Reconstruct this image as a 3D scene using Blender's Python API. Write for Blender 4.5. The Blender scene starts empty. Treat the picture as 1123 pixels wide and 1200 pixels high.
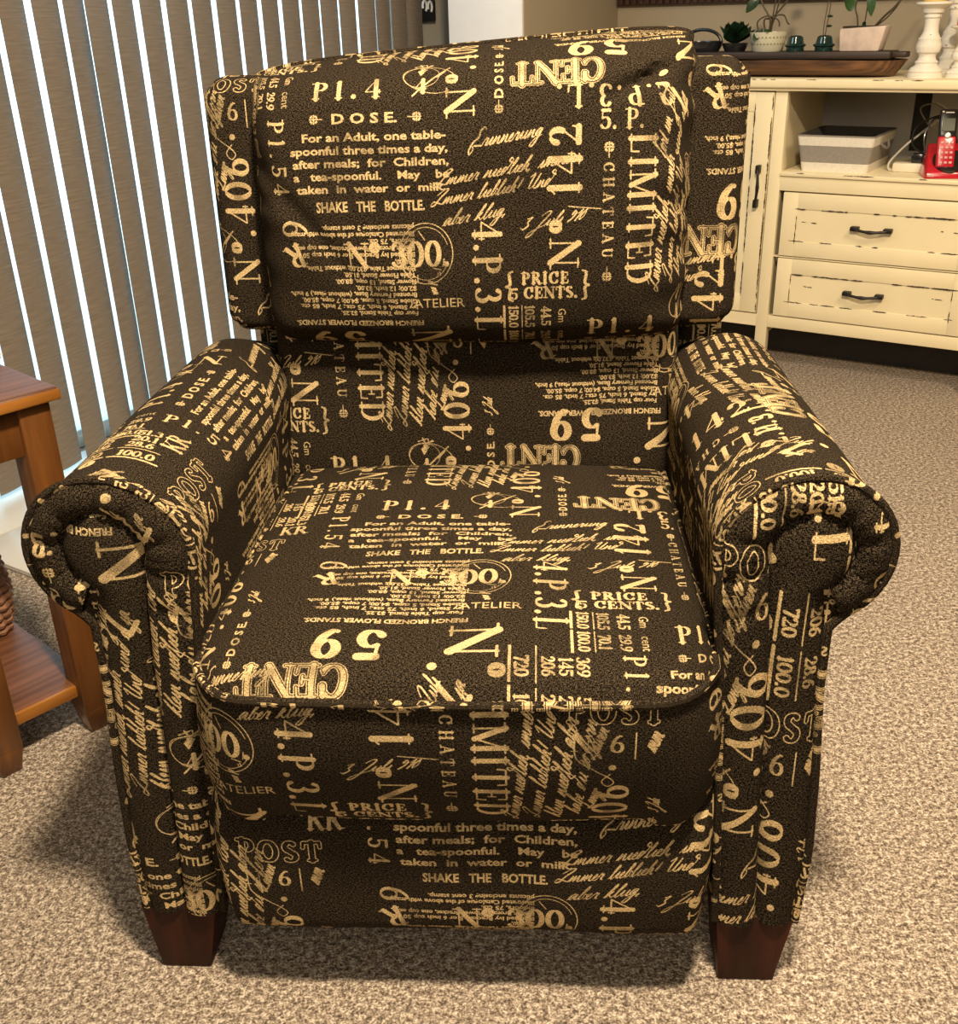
import bpy, bmesh, math, random
import numpy as np
from mathutils import Vector, Matrix, noise

# ------------------------------------------------------------------ camera, world, light, exposure
scene = bpy.context.scene
COL = scene.collection
scene.view_settings.view_transform = 'Standard'
scene.view_settings.look = 'None'
scene.view_settings.gamma = 1.0
scene.view_settings.use_curve_mapping = False
scene.view_settings.exposure = 0.18

F_PX = 1241.0
CAM_H = 1.06
cam_data = bpy.data.cameras.new('camera')
cam = bpy.data.objects.new('camera', cam_data)
COL.objects.link(cam)
down = Vector(((637 - 561.5) / F_PX, -(3220 - 600) / F_PX, -1.0)).normalized()   # nadir seen in camera axes
upc = -down
fy = Vector((0, 0, -1)) - upc * upc.dot(Vector((0, 0, -1)))
fy.normalize()
rx = fy.cross(upc)
cam.matrix_world = Matrix.Translation((0, 0, CAM_H)) @ Matrix((rx, fy, upc)).to_4x4()
cam_data.sensor_fit = 'VERTICAL'
cam_data.sensor_height = 24.0
cam_data.lens = 24.0 * F_PX / 1200.0
cam_data.clip_start = 0.02
scene.camera = cam

# the room is turned against the camera: a runs along the cabinet wall, b towards it
E1 = Vector((0.8387, -0.5446, 0.0))
E2 = Vector((0.5446, 0.8387, 0.0))
ROOM_ROT = math.atan2(E1.y, E1.x)
def RP(a, b, z=0.0):
    return E1 * a + E2 * b + Vector((0, 0, z))

world = bpy.data.worlds.new('daylight')
scene.world = world
world.use_nodes = True
wn = world.node_tree.nodes
wn['Background'].inputs[0].default_value = (0.50, 0.80, 1.0, 1)
wn['Background'].inputs[1].default_value = 3.2

def lamp(name, kind, loc, energy, color, size=0.3, target=None, size_y=None):
    d = bpy.data.lights.new(name, kind)
    d.energy = energy
    d.color = color
    if kind == 'AREA':
        d.shape = 'RECTANGLE' if size_y else 'DISK'
        d.size = size
        if size_y:
            d.size_y = size_y
    elif kind == 'POINT':
        d.shadow_soft_size = size
    o = bpy.data.objects.new(name, d)
    o.location = loc
    if target is not None:
        o.rotation_euler = (Vector(target) - Vector(loc)).to_track_quat('-Z', 'Y').to_euler()
    COL.objects.link(o)
    return o
WARM = (1.0, 0.80, 0.56)
lamp('ceiling_light_bulb', 'AREA', (0.16, 0.36, 2.34), 92, WARM, 0.20, (0.16, 1.2, 0.0))
lamp('cabinet_fill', 'AREA', (1.5, 1.3, 2.36), 34, WARM, 0.6, (1.0, 1.6, 0))  # added fill that brightens the cabinet side
lamp('front_fill', 'AREA', (-0.2, -1.4, 1.9), 20, (1.0, 0.86, 0.68), 1.2, (0.0, 1.5, 0.4))  # added soft fill from behind the camera for the fronts

lamp('wing_cool_fill', 'AREA', RP(-2.12, 1.9, 1.75), 9, (0.62, 0.82, 1.0), 0.9, RP(-1.6, 3.4, 0.9))  # cool lamp added inside the blinds to tint the wing face like daylight

# ------------------------------------------------------------------ materials
def new_mat(name):
    m = bpy.data.materials.new(name)
    m.use_nodes = True
    nt = m.node_tree
    return m, nt, nt.nodes['Principled BSDF']

def N(nt, t, **kw):
    n = nt.nodes.new(t)
    for k, v in kw.items():
        if isinstance(k, str) and hasattr(n, k):
            setattr(n, k, v)
    return n

def ramp(nt, stops, interp='LINEAR'):
    r = nt.nodes.new('ShaderNodeValToRGB')
    cr = r.color_ramp
    cr.interpolation = interp
    while len(cr.elements) > 1:
        cr.elements.remove(cr.elements[-1])
    cr.elements[0].position = stops[0][0]
    cr.elements[0].color = stops[0][1]
    for p, c in stops[1:]:
        e = cr.elements.new(p)
        e.color = c
    return r

def c4(c, k=1.0):
    return (c[0] * k, c[1] * k, c[2] * k, 1)

def coords(nt, scale=(1, 1, 1), kind='Object', rot=(0, 0, 0)):
    tc = nt.nodes.new('ShaderNodeTexCoord')
    mp = nt.nodes.new('ShaderNodeMapping')
    mp.inputs['Scale'].default_value = scale
    mp.inputs['Rotation'].default_value = rot
    nt.links.new(tc.outputs[kind], mp.inputs[0])
    return mp.outputs[0]

def noise_tex(nt, vec, scale, detail=3, rough=0.5):
    n = nt.nodes.new('ShaderNodeTexNoise')
    n.inputs['Scale'].default_value = scale
    n.inputs['Detail'].default_value = detail
    n.inputs['Roughness'].default_value = rough
    if vec is not None:
        nt.links.new(vec, n.inputs['Vector'])
    return n.outputs['Fac']

def add_bump(nt, bsdf, height, strength, dist):
    b = nt.nodes.new('ShaderNodeBump')
    b.inputs['Strength'].default_value = strength
    b.inputs['Distance'].default_value = dist
    nt.links.new(height, b.inputs['Height'])
    nt.links.new(b.outputs[0], bsdf.inputs['Normal'])

def plain(name, col, rough=0.6, vary=0.12, scale=20, metallic=0.0, bump=0.0, coat=0.0, trans=0.0, spec=0.5):
    m, nt, b = new_mat(name)
    v = coords(nt)
    f = noise_tex(nt, v, scale, 4)
    r = ramp(nt, [(0.3, c4(col, 1 - vary)), (0.7, c4(col, 1 + vary))])
    nt.links.new(f, r.inputs[0])
    nt.links.new(r.outputs[0], b.inputs['Base Color'])
    b.inputs['Roughness'].default_value = rough
    b.inputs['Metallic'].default_value = metallic
    b.inputs['Coat Weight'].default_value = coat
    b.inputs['Transmission Weight'].default_value = trans
    b.inputs['Specular IOR Level'].default_value = spec
    if bump:
        add_bump(nt, b, f, 0.6, bump)
    return m

def wood(name, dark, light, rough=0.35, axis=0, scale=1.0, coat=0.3, spec=.5):
    m, nt, b = new_mat(name)
    b.inputs['Specular IOR Level'].default_value = spec
    sc = [22 * scale] * 3
    sc[axis] = 2.2 * scale
    v = coords(nt, tuple(sc))
    f = noise_tex(nt, v, 2.2, 6, 0.62)
    w = nt.nodes.new('ShaderNodeTexWave')
    w.wave_type = 'BANDS'
    w.bands_direction = 'Y' if axis != 1 else 'X'
    w.inputs['Scale'].default_value = 0.8
    w.inputs['Distortion'].default_value = 6.0
    w.inputs['Detail'].default_value = 3
    nt.links.new(v, w.inputs['Vector'])
    mx = nt.nodes.new('ShaderNodeMath')
    mx.operation = 'MULTIPLY_ADD'
    mx.inputs[1].default_value = 0.25
    nt.links.new(w.outputs['Fac'], mx.inputs[0])
    nt.links.new(f, mx.inputs[2])
    mid = tuple((dark[i] + light[i]) / 2 for i in range(3))
    r = ramp(nt, [(0.35, c4(dark)), (0.6, c4(mid)), (0.85, c4(light))])
    nt.links.new(mx.outputs[0], r.inputs[0])
    nt.links.new(r.outputs[0], b.inputs['Base Color'])
    b.inputs['Roughness'].default_value = rough
    b.inputs['Coat Weight'].default_value = coat
    b.inputs['Coat Roughness'].default_value = 0.25
    add_bump(nt, b, f, 0.25, 0.002)
    return m

def carpet_mat():
    m, nt, b = new_mat('carpet')
    v = coords(nt)
    f1 = noise_tex(nt, v, 125, 3, 0.7)
    f2 = noise_tex(nt, v, 330, 2, 0.6)
    f3 = noise_tex(nt, v, 1.6, 3, 0.5)
    a = nt.nodes.new('ShaderNodeMath'); a.operation = 'MULTIPLY_ADD'
    a.inputs[1].default_value = 0.5
    nt.links.new(f2, a.inputs[0]); 
    h = nt.nodes.new('ShaderNodeMath'); h.operation = 'MULTIPLY'; h.inputs[1].default_value = 0.62
    nt.links.new(f1, h.inputs[0]); nt.links.new(h.outputs[0], a.inputs[2])
    r = ramp(nt, [(0.43, c4((0.085, 0.062, 0.045))), (0.53, c4((0.24, 0.19, 0.145))), (0.60, c4((0.44, 0.365, 0.285))), (0.68, c4((0.74, 0.65, 0.53)))])
    nt.links.new(a.outputs[0], r.inputs[0])
    mx = nt.nodes.new('ShaderNodeMix'); mx.data_type = 'RGBA'; mx.blend_type = 'MULTIPLY'
    mx.inputs[0].default_value = 0.45
    r2 = ramp(nt, [(0.35, (0.78, 0.78, 0.78, 1)), (0.65, (1, 1, 1, 1))])
    nt.links.new(f3, r2.inputs[0])
    nt.links.new(r.outputs[0], mx.inputs[6]); nt.links.new(r2.outputs[0], mx.inputs[7])
    nt.links.new(mx.outputs[2], b.inputs['Base Color'])
    b.inputs['Roughness'].default_value = 1.0
    b.inputs['Specular IOR Level'].default_value = 0.1
    add_bump(nt, b, a.outputs[0], 1.0, 0.007)
    return m

def slat_mat():
    m, nt, b = new_mat('vertical_blind_fabric')
    v = coords(nt, (1, 1, 14))
    f = noise_tex(nt, v, 16, 4, 0.6)
    r = ramp(nt, [(0.3, c4((0.15, 0.122, 0.094))), (0.7, c4((0.215, 0.180, 0.142)))])
    nt.links.new(f, r.inputs[0])
    nt.links.new(r.outputs[0], b.inputs['Base Color'])
    b.inputs['Roughness'].default_value = 0.6
    add_bump(nt, b, f, 0.3, 0.002)
    return m

# ------------------------------------------------------------------ the upholstery print, drawn in this script
TILE = 0.686
CANV = 4096
PPM = CANV / TILE
LAYERS = [np.zeros((CANV, CANV), np.uint8) for _ in range(4)]
canvas = LAYERS[0]
def layer(k):
    global canvas
    canvas = LAYERS[k]

def paste(x0, y0, msk, val=1):
    h, w = msk.shape
    ys = np.arange(y0, y0 + h) % CANV
    xs = np.arange(x0, x0 + w) % CANV
    sub = canvas[np.ix_(ys, xs)]
    sub[msk] = val
    canvas[np.ix_(ys, xs)] = sub

def stroke_seg(p, q, w, val=1):
    r = max(w * PPM / 2, 1.3)
    ax, ay, bx, by = p[0] * PPM, p[1] * PPM, q[0] * PPM, q[1] * PPM
    x0 = int(math.floor(min(ax, bx) - r)); x1 = int(math.ceil(max(ax, bx) + r)) + 1
    y0 = int(math.floor(min(ay, by) - r)); y1 = int(math.ceil(max(ay, by) + r)) + 1
    X = np.arange(x0, x1)[None, :] - ax
    Y = np.arange(y0, y1)[:, None] - ay
    dx, dy = bx - ax, by - ay
    L = dx * dx + dy * dy
    t = np.clip((X * dx + Y * dy) / L, 0, 1) if L > 1e-9 else 0.0
    d = (X - t * dx) ** 2 + (Y - t * dy) ** 2
    paste(x0, y0, d <= r * r, val)

def tri(a, b, c, val=1):
    P = np.array([a, b, c]) * PPM
    x0, y0 = np.floor(P.min(0)).astype(int); x1, y1 = np.ceil(P.max(0)).astype(int) + 1
    X = np.arange(x0, x1)[None, :] + 0.0
    Y = np.arange(y0, y1)[:, None] + 0.0
    def ed(p, q):
        return (q[0] - p[0]) * (Y - p[1]) - (q[1] - p[1]) * (X - p[0])
    e = [ed(P[0], P[1]), ed(P[1], P[2]), ed(P[2], P[0])]
    k = 0.5
    s = 1 if (P[1][0] - P[0][0]) * (P[2][1] - P[0][1]) - (P[1][1] - P[0][1]) * (P[2][0] - P[0][0]) > 0 else -1
    m = (e[0] * s >= -k) & (e[1] * s >= -k) & (e[2] * s >= -k)
    paste(int(x0), int(y0), m, val)

def crspline(pts, n=6):
    pts = [pts[0]] + list(pts) + [pts[-1]]
    out = []
    for i in range(1, len(pts) - 2):
        p0, p1, p2, p3 = [np.array(p, float) for p in pts[i - 1:i + 3]]
        for k in range(n):
            t = k / n
            out.append(0.5 * ((2 * p1) + (-p0 + p2) * t + (2 * p0 - 5 * p1 + 4 * p2 - p3) * t * t + (-p0 + 3 * p1 - 3 * p2 + p3) * t ** 3))
    out.append(np.array(pts[-2], float))
    return out

# serif capitals and figures as pen strokes: k thick, t thin, a by direction, e ellipse arc; then serif points
G = {
 'N': (.98, 't.16,0 .16,1;k.16,.98 .82,.02;t.82,0 .82,1', '.16,0 .1,1 .82,1'),
 'P': (.72, 'k.2,0 .2,1;t.2,.98 .36,.98;t.2,.48 .36,.48;e.36,.73,.25,.25,90,-90', '.2,0 .14,1'),
 'L': (.74, 'k.2,0 .2,1;t.2,.03 .66,.03;t.66,.03 .68,.32', '.2,0 .2,1'),
 'l': (.42, 'k.2,0 .2,1;t.2,1 .08,.94', '.2,0'),
 'I': (.42, 'k.2,0 .2,1', '.2,0 .2,1'),
 'M': (1.1, 't.15,0 .15,1;k.15,1 .53,.05;t.53,.05 .9,1;k.9,0 .9,1', '.15,0 .12,1 .9,0 .94,1'),
 'T': (.8, 'k.4,0 .4,1;t.06,.97 .74,.97;t.06,.97 .04,.72;t.74,.97 .76,.72', '.4,0'),
 'E': (.74, 'k.2,0 .2,1;t.2,.97 .62,.97;t.62,.97 .64,.72;t.2,.03 .66,.03;t.66,.03 .68,.3;t.2,.5 .48,.5;t.48,.38 .48,.62', '.2,0 .2,1'),
 'D': (.88, 'k.2,0 .2,1;t.2,.97 .4,.97;t.2,.03 .4,.03;e.4,.5,.36,.48,90,-90', '.16,0 .16,1'),
 'C': (.84, 'e.44,.5,.34,.48,50,320;k.7,.68 .7,.95;t.7,.3 .66,.16', ''),
 'H': (.94, 'k.2,0 .2,1;k.74,0 .74,1;t.2,.5 .74,.5', '.2,0 .2,1 .74,0 .74,1'),
 'A': (.88, 't.12,0 .42,1;k.42,1 .74,0;t.22,.34 .62,.34', '.12,0 .76,0'),
 'U': (.9, 'k.2,1 .2,.3;e.47,.3,.27,.28,180,360;t.74,.3 .74,1', '.2,1 .74,1'),
 'K': (.92, 'k.2,0 .2,1;t.26,.4 .72,1;k.4,.58 .76,0', '.2,0 .2,1 .72,1 .78,0'),
 'R': (.86, 'k.2,0 .2,1;t.2,.98 .36,.98;t.2,.52 .36,.52;e.36,.75,.24,.23,90,-90;k.42,.5 .72,.02', '.2,0 .14,1 .76,0'),
 'S': (.66, 'e.33,.75,.2,.23,40,250;k.2,.62 .48,.4;e.33,.26,.22,.24,60,-140', ''),
 'O': (.86, 'e.42,.5,.34,.48,0,360', ''),
 'o': (.46, 'e.22,.80,.13,.17,0,360', ''),
 '0': (.7, 'e.33,.5,.25,.48,0,360', ''),
 '1': (.5, 'k.26,0 .26,1;t.26,1 .08,.84', '.26,0'),
 '2': (.68, 'e.3,.72,.2,.26,170,-35;t.47,.56 .1,.06;k.1,.05 .58,.05;t.58,.05 .6,.25', ''),
 '3': (.66, 'e.3,.75,.19,.23,150,-80;e.3,.27,.24,.25,80,-150', ''),
 '4': (.74, 't.5,1 .05,.3;t.05,.28 .7,.28;k.5,1 .5,0;t.66,.2 .66,.38', '.5,0'),
 '5': (.66, 'k.17,.95 .55,.95;t.17,.96 .14,.55;e.3,.31,.24,.29,125,-150', ''),
 '6': (.68, 'e.33,.3,.23,.28,0,360;a.12,.4 .2,.7 .4,.94 .52,.93', ''),
 '7': (.62, 'k.08,.94 .56,.94;t.08,.94 .06,.76;k.56,.92 .26,0', ''),
 '8': (.66, 'e.32,.75,.18,.22,0,360;e.32,.27,.23,.25,0,360', ''),
 '9': (.68, 'e.33,.7,.23,.28,0,360;a.54,.6 .46,.3 .26,.06 .14,.07', ''),
 '.': (.32, 'd.14,.07', ''), ',': (.3, 'd.14,.05;t.16,.05 .08,-.14', ''), ' ': (.4, '', ''),
 '|': (.3, 't.14,-.2 .14,1.1', ''), '{': (.4, 'a.34,1.1 .2,1 .24,.6 .08,.5 .24,.4 .2,0 .34,-.1', ''),
 '}': (.4, 'a.06,1.1 .2,1 .16,.6 .32,.5 .16,.4 .2,0 .06,-.1', ''), '-': (.4, 'k.06,.4 .34,.4', ''),
}

def xf(pts, cx, cy, ang, mirror=False):
    c, s = math.cos(math.radians(ang)), math.sin(math.radians(ang))
    return [(cx + p[0] * c - p[1] * s, cy + p[0] * s + p[1] * c) for p in pts]

def serif(text, u, v, cap, ang=0, width=None, thick=.17, thin=.055, val=1, sp=0.0):
    adv = sum(G[ch][0] + sp for ch in text)
    sx = (width / (adv * cap)) if width else 1.0
    if sx > 1.0:
        sp += (width / cap - adv) / len(text)
        adv = width / cap
        sx = 1.0
    x = -adv / 2
    for ch in text:
        w, strokes, srf = G[ch]
        for st in [s for s in strokes.split(';') if s]:
            kind, body = st[0], st[1:]
            if kind == 'e':
                ex, ey, rx_, ry_, a0, a1 = [float(q) for q in body.split(',')]
                n = 26
                pts = [(ex + rx_ * math.cos(math.radians(a0 + (a1 - a0) * i / n)), ey + ry_ * math.sin(math.radians(a0 + (a1 - a0) * i / n))) for i in range(n + 1)]
            else:
                pts = [tuple(float(q) for q in p.split(',')) for p in body.split(' ')]
                if kind == 'a':
                    pts = [tuple(p) for p in crspline(pts, 6)]
            if kind == 'd':
                P = xf([((x + pts[0][0]) * cap * sx, (pts[0][1] - .5) * cap)], u, v, ang)
                stroke_seg(P[0], P[0], cap * thick * 1.15, val)
                continue
            raw = [((x + p[0]) * cap * sx, (p[1] - .5) * cap) for p in pts]
            P = xf(raw, u, v, ang)
            for i in range(len(P) - 1):
                if kind == 'k':
                    wd = thick
                elif kind == 't':
                    wd = thin
                else:
                    dx = raw[i + 1][0] - raw[i][0]; dy = raw[i + 1][1] - raw[i][1]
                    wd = thin + (thick - thin) * (abs(dy) / (math.hypot(dx, dy) + 1e-9)) ** 1.4
                stroke_seg(P[i], P[i + 1], wd * cap, val)
        for sp_ in [s for s in srf.split(' ') if s]:
            qx, qy = [float(q) for q in sp_.split(',')]
            qy = min(max(qy, .03), .97)
            P = xf([((x + qx - .15) * cap * sx, (qy - .5) * cap), ((x + qx + .15) * cap * sx, (qy - .5) * cap)], u, v, ang)
            stroke_seg(P[0], P[1], cap * max(thin, .055), val)
        x += w + sp

_fontcache = {}
def glyph_tris(text, bold):
    key = (text, bold)
    if key in _fontcache:
        return _fontcache[key]
    cu = bpy.data.curves.new('t', 'FONT')
    cu.body = text
    cu.resolution_u = 2
    cu.offset = bold
    ob = bpy.data.objects.new('t', cu)
    COL.objects.link(ob)
    dg = bpy.context.evaluated_depsgraph_get()
    me = bpy.data.meshes.new_from_object(ob.evaluated_get(dg))
    me.calc_loop_triangles()
    vs = [v.co.copy() for v in me.vertices]
    ts = [[(vs[i].x, vs[i].y) for i in t.vertices] for t in me.loop_triangles]
    bpy.data.objects.remove(ob); bpy.data.curves.remove(cu); bpy.data.meshes.remove(me)
    _fontcache[key] = ts
    return ts

def sans(text, u, v, cap, ang=0, width=None, bold=.02, align='c'):
    """cap = capital height; text centred (or left aligned) on u, v"""
    ts = glyph_tris(text, bold)
    if not ts:
        return
    xs = [p[0] for t in ts for p in t]
    x0, x1 = min(xs), max(xs)
    s = cap / 0.70
    sx = width / (x1 - x0) if width else s
    off = (x0 + x1) / 2 if align == 'c' else x0
    for t in ts:
        P = xf([((p[0] - off) * sx, (p[1] - .35) * s) for p in t], u, v, ang)
        tri(*P)

# running hand, unit x-height
H_ = {
 'a': (.85, [(0,0),(.55,.9),(.25,1),(.08,.4),(.3,0),(.6,.95),(.62,.12),(.85,0)]),
 'b': (.75, [(0,0),(.42,1.7),(.28,2.3),(.16,1),(.2,.05),(.5,.2),(.48,.9),(.75,.75)]),
 'c': (.55, [(0,0),(.45,.9),(.18,.9),(.12,.2),(.55,0)]),
 'd': (.85, [(0,0),(.5,.9),(.2,1),(.08,.3),(.3,0),(.6,.9),(.7,2.0),(.4,2.4),(.3,2.0),(.85,1.6)]),
 'e': (.55, [(0,0),(.38,.6),(.3,1),(.12,.5),(.25,0),(.55,0)]),
 'f': (.6, [(0,0),(.45,1.8),(.3,2.3),(.2,0),(.05,-1.2),(.3,-1),(.6,.1)]),
 'g': (.85, [(0,0),(.55,.9),(.25,1),(.08,.4),(.35,.1),(.6,1),(.45,-1.1),(.02,-1.2),(.3,-.3),(.85,.1)]),
 'h': (.8, [(0,0),(.42,1.8),(.28,2.2),(.12,0),(.5,1),(.58,.1),(.8,0)]),
 'i': (.5, [(0,0),(.28,1),(.28,.12),(.5,0)]),
 'j': (.5, [(0,0),(.3,1),(.1,-1.1),(-.3,-1.2),(.5,.1)]),
 'k': (.8, [(0,0),(.42,1.8),(.28,2.2),(.12,0),(.5,1),(.3,.6),(.6,.05),(.8,0)]),
 'l': (.5, [(0,0),(.42,1.8),(.28,2.2),(.16,1),(.25,0),(.5,0)]),
 'm': (1.25, [(0,0),(.2,1),(.2,.05),(.52,1),(.56,.05),(.9,1),(1.0,.1),(1.25,0)]),
 'n': (.9, [(0,0),(.2,1),(.2,.05),(.56,1),(.66,.1),(.9,0)]),
 'o': (.7, [(0,0),(.45,1),(.15,.8),(.15,.2),(.4,.1),(.48,.85),(.7,.8)]),
 'r': (.65, [(0,0),(.2,1.05),(.35,.85),(.5,.9),(.48,.1),(.65,0)]),
 's': (.5, [(0,0),(.32,1.1),(.4,.3),(.1,.05),(.5,0)]),
 't': (.5, [(0,0),(.35,1.7),(.25,.1),(.5,0)]),
 'u': (.95, [(0,0),(.25,1),(.28,.1),(.6,.2),(.72,1),(.75,.1),(.95,0)]),
 'E': (1.3, [(.9,2.4),(.6,2.7),(.3,2.2),(.5,1.4),(.1,.8),(.0,-.2),(.3,-.9),(.5,-.3),(.3,.2),(1.3,.1)]),
 'I': (1.4, [(.2,1.6),(.9,2.4),(1.3,2.2),(.8,1.2),(.5,.1),(.0,.0),(.1,.6),(.8,.3),(1.4,.05)]),
 'U': (1.4, [(0,1.8),(.4,2.3),(.4,1.0),(.5,.1),(.9,.4),(1.1,2.1),(1.0,.5),(1.1,.05),(1.4,0)]),
 'J': (1.2, [(.1,1.9),(.6,2.5),(1.0,2.2),(.6,.4),(.2,-1.4),(-.3,-1.6),(.0,-.7),(1.2,.1)]),
 'L': (1.4, [(.9,2.5),(.6,2.2),(.5,1.0),(.1,.1),(-.1,.5),(.6,.2),(1.4,.1)]),
 '3': (.8, [(0,1.7),(.5,1.9),(.3,1.1),(.6,.5),(.2,-.1),(-.1,.2)]),
 '9': (.7, [(.5,1.5),(.2,1.8),(.1,1.2),(.5,1.4),(.4,.6),(.1,0)]),
 '1': (.5, [(.1,1.2),(.4,1.8),(.25,0)]),
 '0': (.7, [(.4,1.7),(.1,1.0),(.2,.1),(.5,.6),(.4,1.7)]),
 ',': (.5, [(.2,.1),(.1,-.3)]), '!': (.5, [(.3,1.8),(.2,.5)]), '.': (.4, [(.1,0),(.14,.02)]),
}

def script(text, u, v, xh, ang=0, width=None, wt=.0011, slant=.55):
    adv = sum(H_[c][0] if c in H_ else .7 for c in text)
    sx = width / (adv * xh) if width else 1.0
    x = -adv / 2
    for ch in text:
        if ch not in H_:
            x += .7
            continue
        w, pts = H_[ch]
        sp = crspline(pts, 5)
        raw = [((x + p[0] + slant * p[1]) * xh * sx, (p[1] - .5) * xh) for p in sp]
        P = xf(raw, u, v, ang)
        for i in range(len(P) - 1):
            dy = raw[i + 1][1] - raw[i][1]
            stroke_seg(P[i], P[i + 1], wt * (1.3 if dy < 0 else .7))
        x += w

def fleuron(u, v, s, ang=0):
    for k in range(4):
        a = math.radians(ang + 90 * k)
        p = (u + s * math.cos(a) * .55, v + s * math.sin(a) * .55)
        stroke_seg((u, v), p, s * .18)
        for d in (-.6, .6):
            q = (u + s * math.cos(a + d) * .5, v + s * math.sin(a + d) * .5)
            stroke_seg(q, q, s * .3)
    a = math.radians(ang)
    stroke_seg((u, v), (u - s * 1.2 * math.cos(a), v - s * 1.2 * math.sin(a)), s * .13)

def ring(u, v, ru, rv, w, a0=0, a1=360, ang=0):
    n = 48
    pts = xf([(ru * math.cos(math.radians(a0 + (a1 - a0) * i / n)), rv * math.sin(math.radians(a0 + (a1 - a0) * i / n))) for i in range(n + 1)], u, v, ang)
    for i in range(n):
        stroke_seg(pts[i], pts[i + 1], w)

def draw_print():
    rnd = random.Random(4)
    serif('Pl.4', 0, 0, .028, width=.097, thick=.2)
    # postmark with crossing pen strokes
    ring(.098, .012, .034, .022, .0009, 0, 330, -20)
    ring(.088, .016, .022, .019, .0008)
    stroke_seg((.078, -.014), (.122, .03), .0022)
    for i in range(7):
        a = rnd.uniform(0, 6.28)
        p = (.09 + .02 * math.cos(a), .022 + .02 * math.sin(a))
        stroke_seg(p, (p[0] + rnd.uniform(-.016, .016), p[1] + rnd.uniform(-.02, .02)), .0014)
    script('seal', .088, .026, .006, 60, wt=.0016)
    serif('4', .088, .0, .02, 0, thick=.24)
    sans('D O S E.', .018, -.0385, .0115, width=.082, bold=.03)
    fleuron(-.046, -.0385, .009, 180); fleuron(.083, -.0385, .009, 0)
    for i, (t, x0, x1) in enumerate([('For an Adult, one table-', -.062, .118), ('spoonful three times a day,', -.078, .12),
                                     ('after meals;  for  Children,', -.076, .121), ('a   tea-spoonful.    May    be', -.076, .121),
                                     ('taken  in  water  or  milk.', -.073, .116)]):
        sans(t, (x0 + x1) / 2, -.0600 - .0152 * i, .0094, width=x1 - x0, bold=.028)
    sans('SHAKE   THE   BOTTLE.', .020, -.1425, .0122, width=.138, bold=.03)
    blk = ['plicants enclosing 3 cent stamp.', 'Illustrated Catalogue of the above with many', 'indoors, 75 cts.',
           'French Bronzed Flower Bracket, one cup each', 'Bronzed Ivy Bracket, 5 or 6 inch cup 50 cts.', '$20.00,',
           'Flowerpot Table, $32.00; without Table,', 'Table Flower Stand, $1.50.', 'Flower Stand, 13 cups, $8.00.',
           '$2.00; 12 inch, $3.00.', 'Bronzed Fernery Base, (without glass,) 9 inch,', 'Globe Stand, 5 cups, $4.00; 7 cups, $5.00.',
           'Ivy Stand, 6 inch, 75 cts.; 7 inch, 85 cts.', 'Four cup Table Stand, $2.25.']
    for i, t in enumerate(blk):
        w = .0037 * len(t)
        r0 = .074
        sans(t, r0 - w / 2, -.1690 - .0086 * i, .0060, 180, width=w, bold=.03)
    serif('FRENCH BRONZED FLOWER STANDS.'.replace('F', 'E').replace('B', 'E').replace('Z', 'T').replace('W', 'M'), -.006, -.2955, .0075, 180, width=.172, thick=.26, thin=.1) if False else sans('FRENCH BRONZED FLOWER STANDS.', -.006, -.2955, .0072, 180, width=.172, bold=.035)
    serif('No 300.', .052, -.203, .031, width=.135, thick=.2)
    ring(.088, -.203, .034, .038, .0011); ring(.088, -.203, .029, .033, .0008, 20, 340)
    for i in range(9):
        a = rnd.uniform(0, 6.28)
        p = (.088 + .025 * math.cos(a), -.203 + .03 * math.sin(a))
        stroke_seg(p, (p[0] + rnd.uniform(-.012, .012), p[1] + rnd.uniform(-.012, .012)), .0012)
    script('et ma', .095, -.245, .005, -70)
    layer(2)
    serif('59', -.046, -.334, .044, 180, width=.088, thick=.24, thin=.08)
    for (th, tn, vv) in ((.27, .17, 1), (.21, .11, 0), (.15, .05, 1)):
        serif('CENT', -.089, -.384, .036, 180, width=.112, thick=th, thin=tn, val=vv)
    serif('2.P.3.L.', -.022, -.418, .026, 180, width=.150, thick=.19, thin=.07)
    layer(3)
    serif('5. P.', -.010, .268, .022, width=.056, thick=.18)
    layer(1)
    serif('No.406', .136, .046, .035, 90, width=.172, thick=.19)
    p = (.136, .152); stroke_seg(p, p, .0075)
    sans('D O S E.', .183, .008, .0105, 90, width=.058, bold=.03)
    fleuron(.183, -.034, .0085, 270); fleuron(.183, .052, .0085, 270)
    script('3 Juli', .183, .088, .0052, 90, wt=.0012)
    serif('N', .105, .184, .020, thick=.2); serif('6', .140, .184, .022); serif('|', .158, .182, .026)
    serif('m', .176, .184, .02) if 'm' in G else script('mm', .176, .184, .009, 70, wt=.0022)
    for (th, tn, vv) in ((.3, .2, 1), (.22, .12, 0)):
        serif('POST', .140, .222, .026, width=.098, thick=th, thin=tn, val=vv)
    serif('KR', .190, .262, .022, thick=.2)
    # long pen swash
    sw = crspline([(.098, .19), (.100, .165), (.116, .150), (.132, .138), (.138, .130), (.132, .124), (.126, .132), (.134, .142)], 8)
    for i in range(len(sw) - 1):
        stroke_seg(sw[i], sw[i + 1], .0013)
    script('Laurenz', .122, .185, .0075, 72, wt=.0014)
    script('Lange', .118, .100, .0072, 75, wt=.0014)
    layer(0)
    serif('Pl.54', -.096, -.085, .021, 270, width=.098, thick=.16, thin=.07)
    serif('6', -.082, -.170, .032, 270, thick=.14); serif('R', -.084, -.205, .028, 200, thick=.2)
    sans('ATELIER', .102, -.267, .0125, width=.066, bold=.0)
    serif('N', .088, -.330, .050, 270, thick=.2, thin=.06); serif('o', .100, -.372, .040, 270, thick=.2)
    serif('.', .070, -.368, .05, 270); serif('7', .07, -.40, .034, 240)
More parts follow.
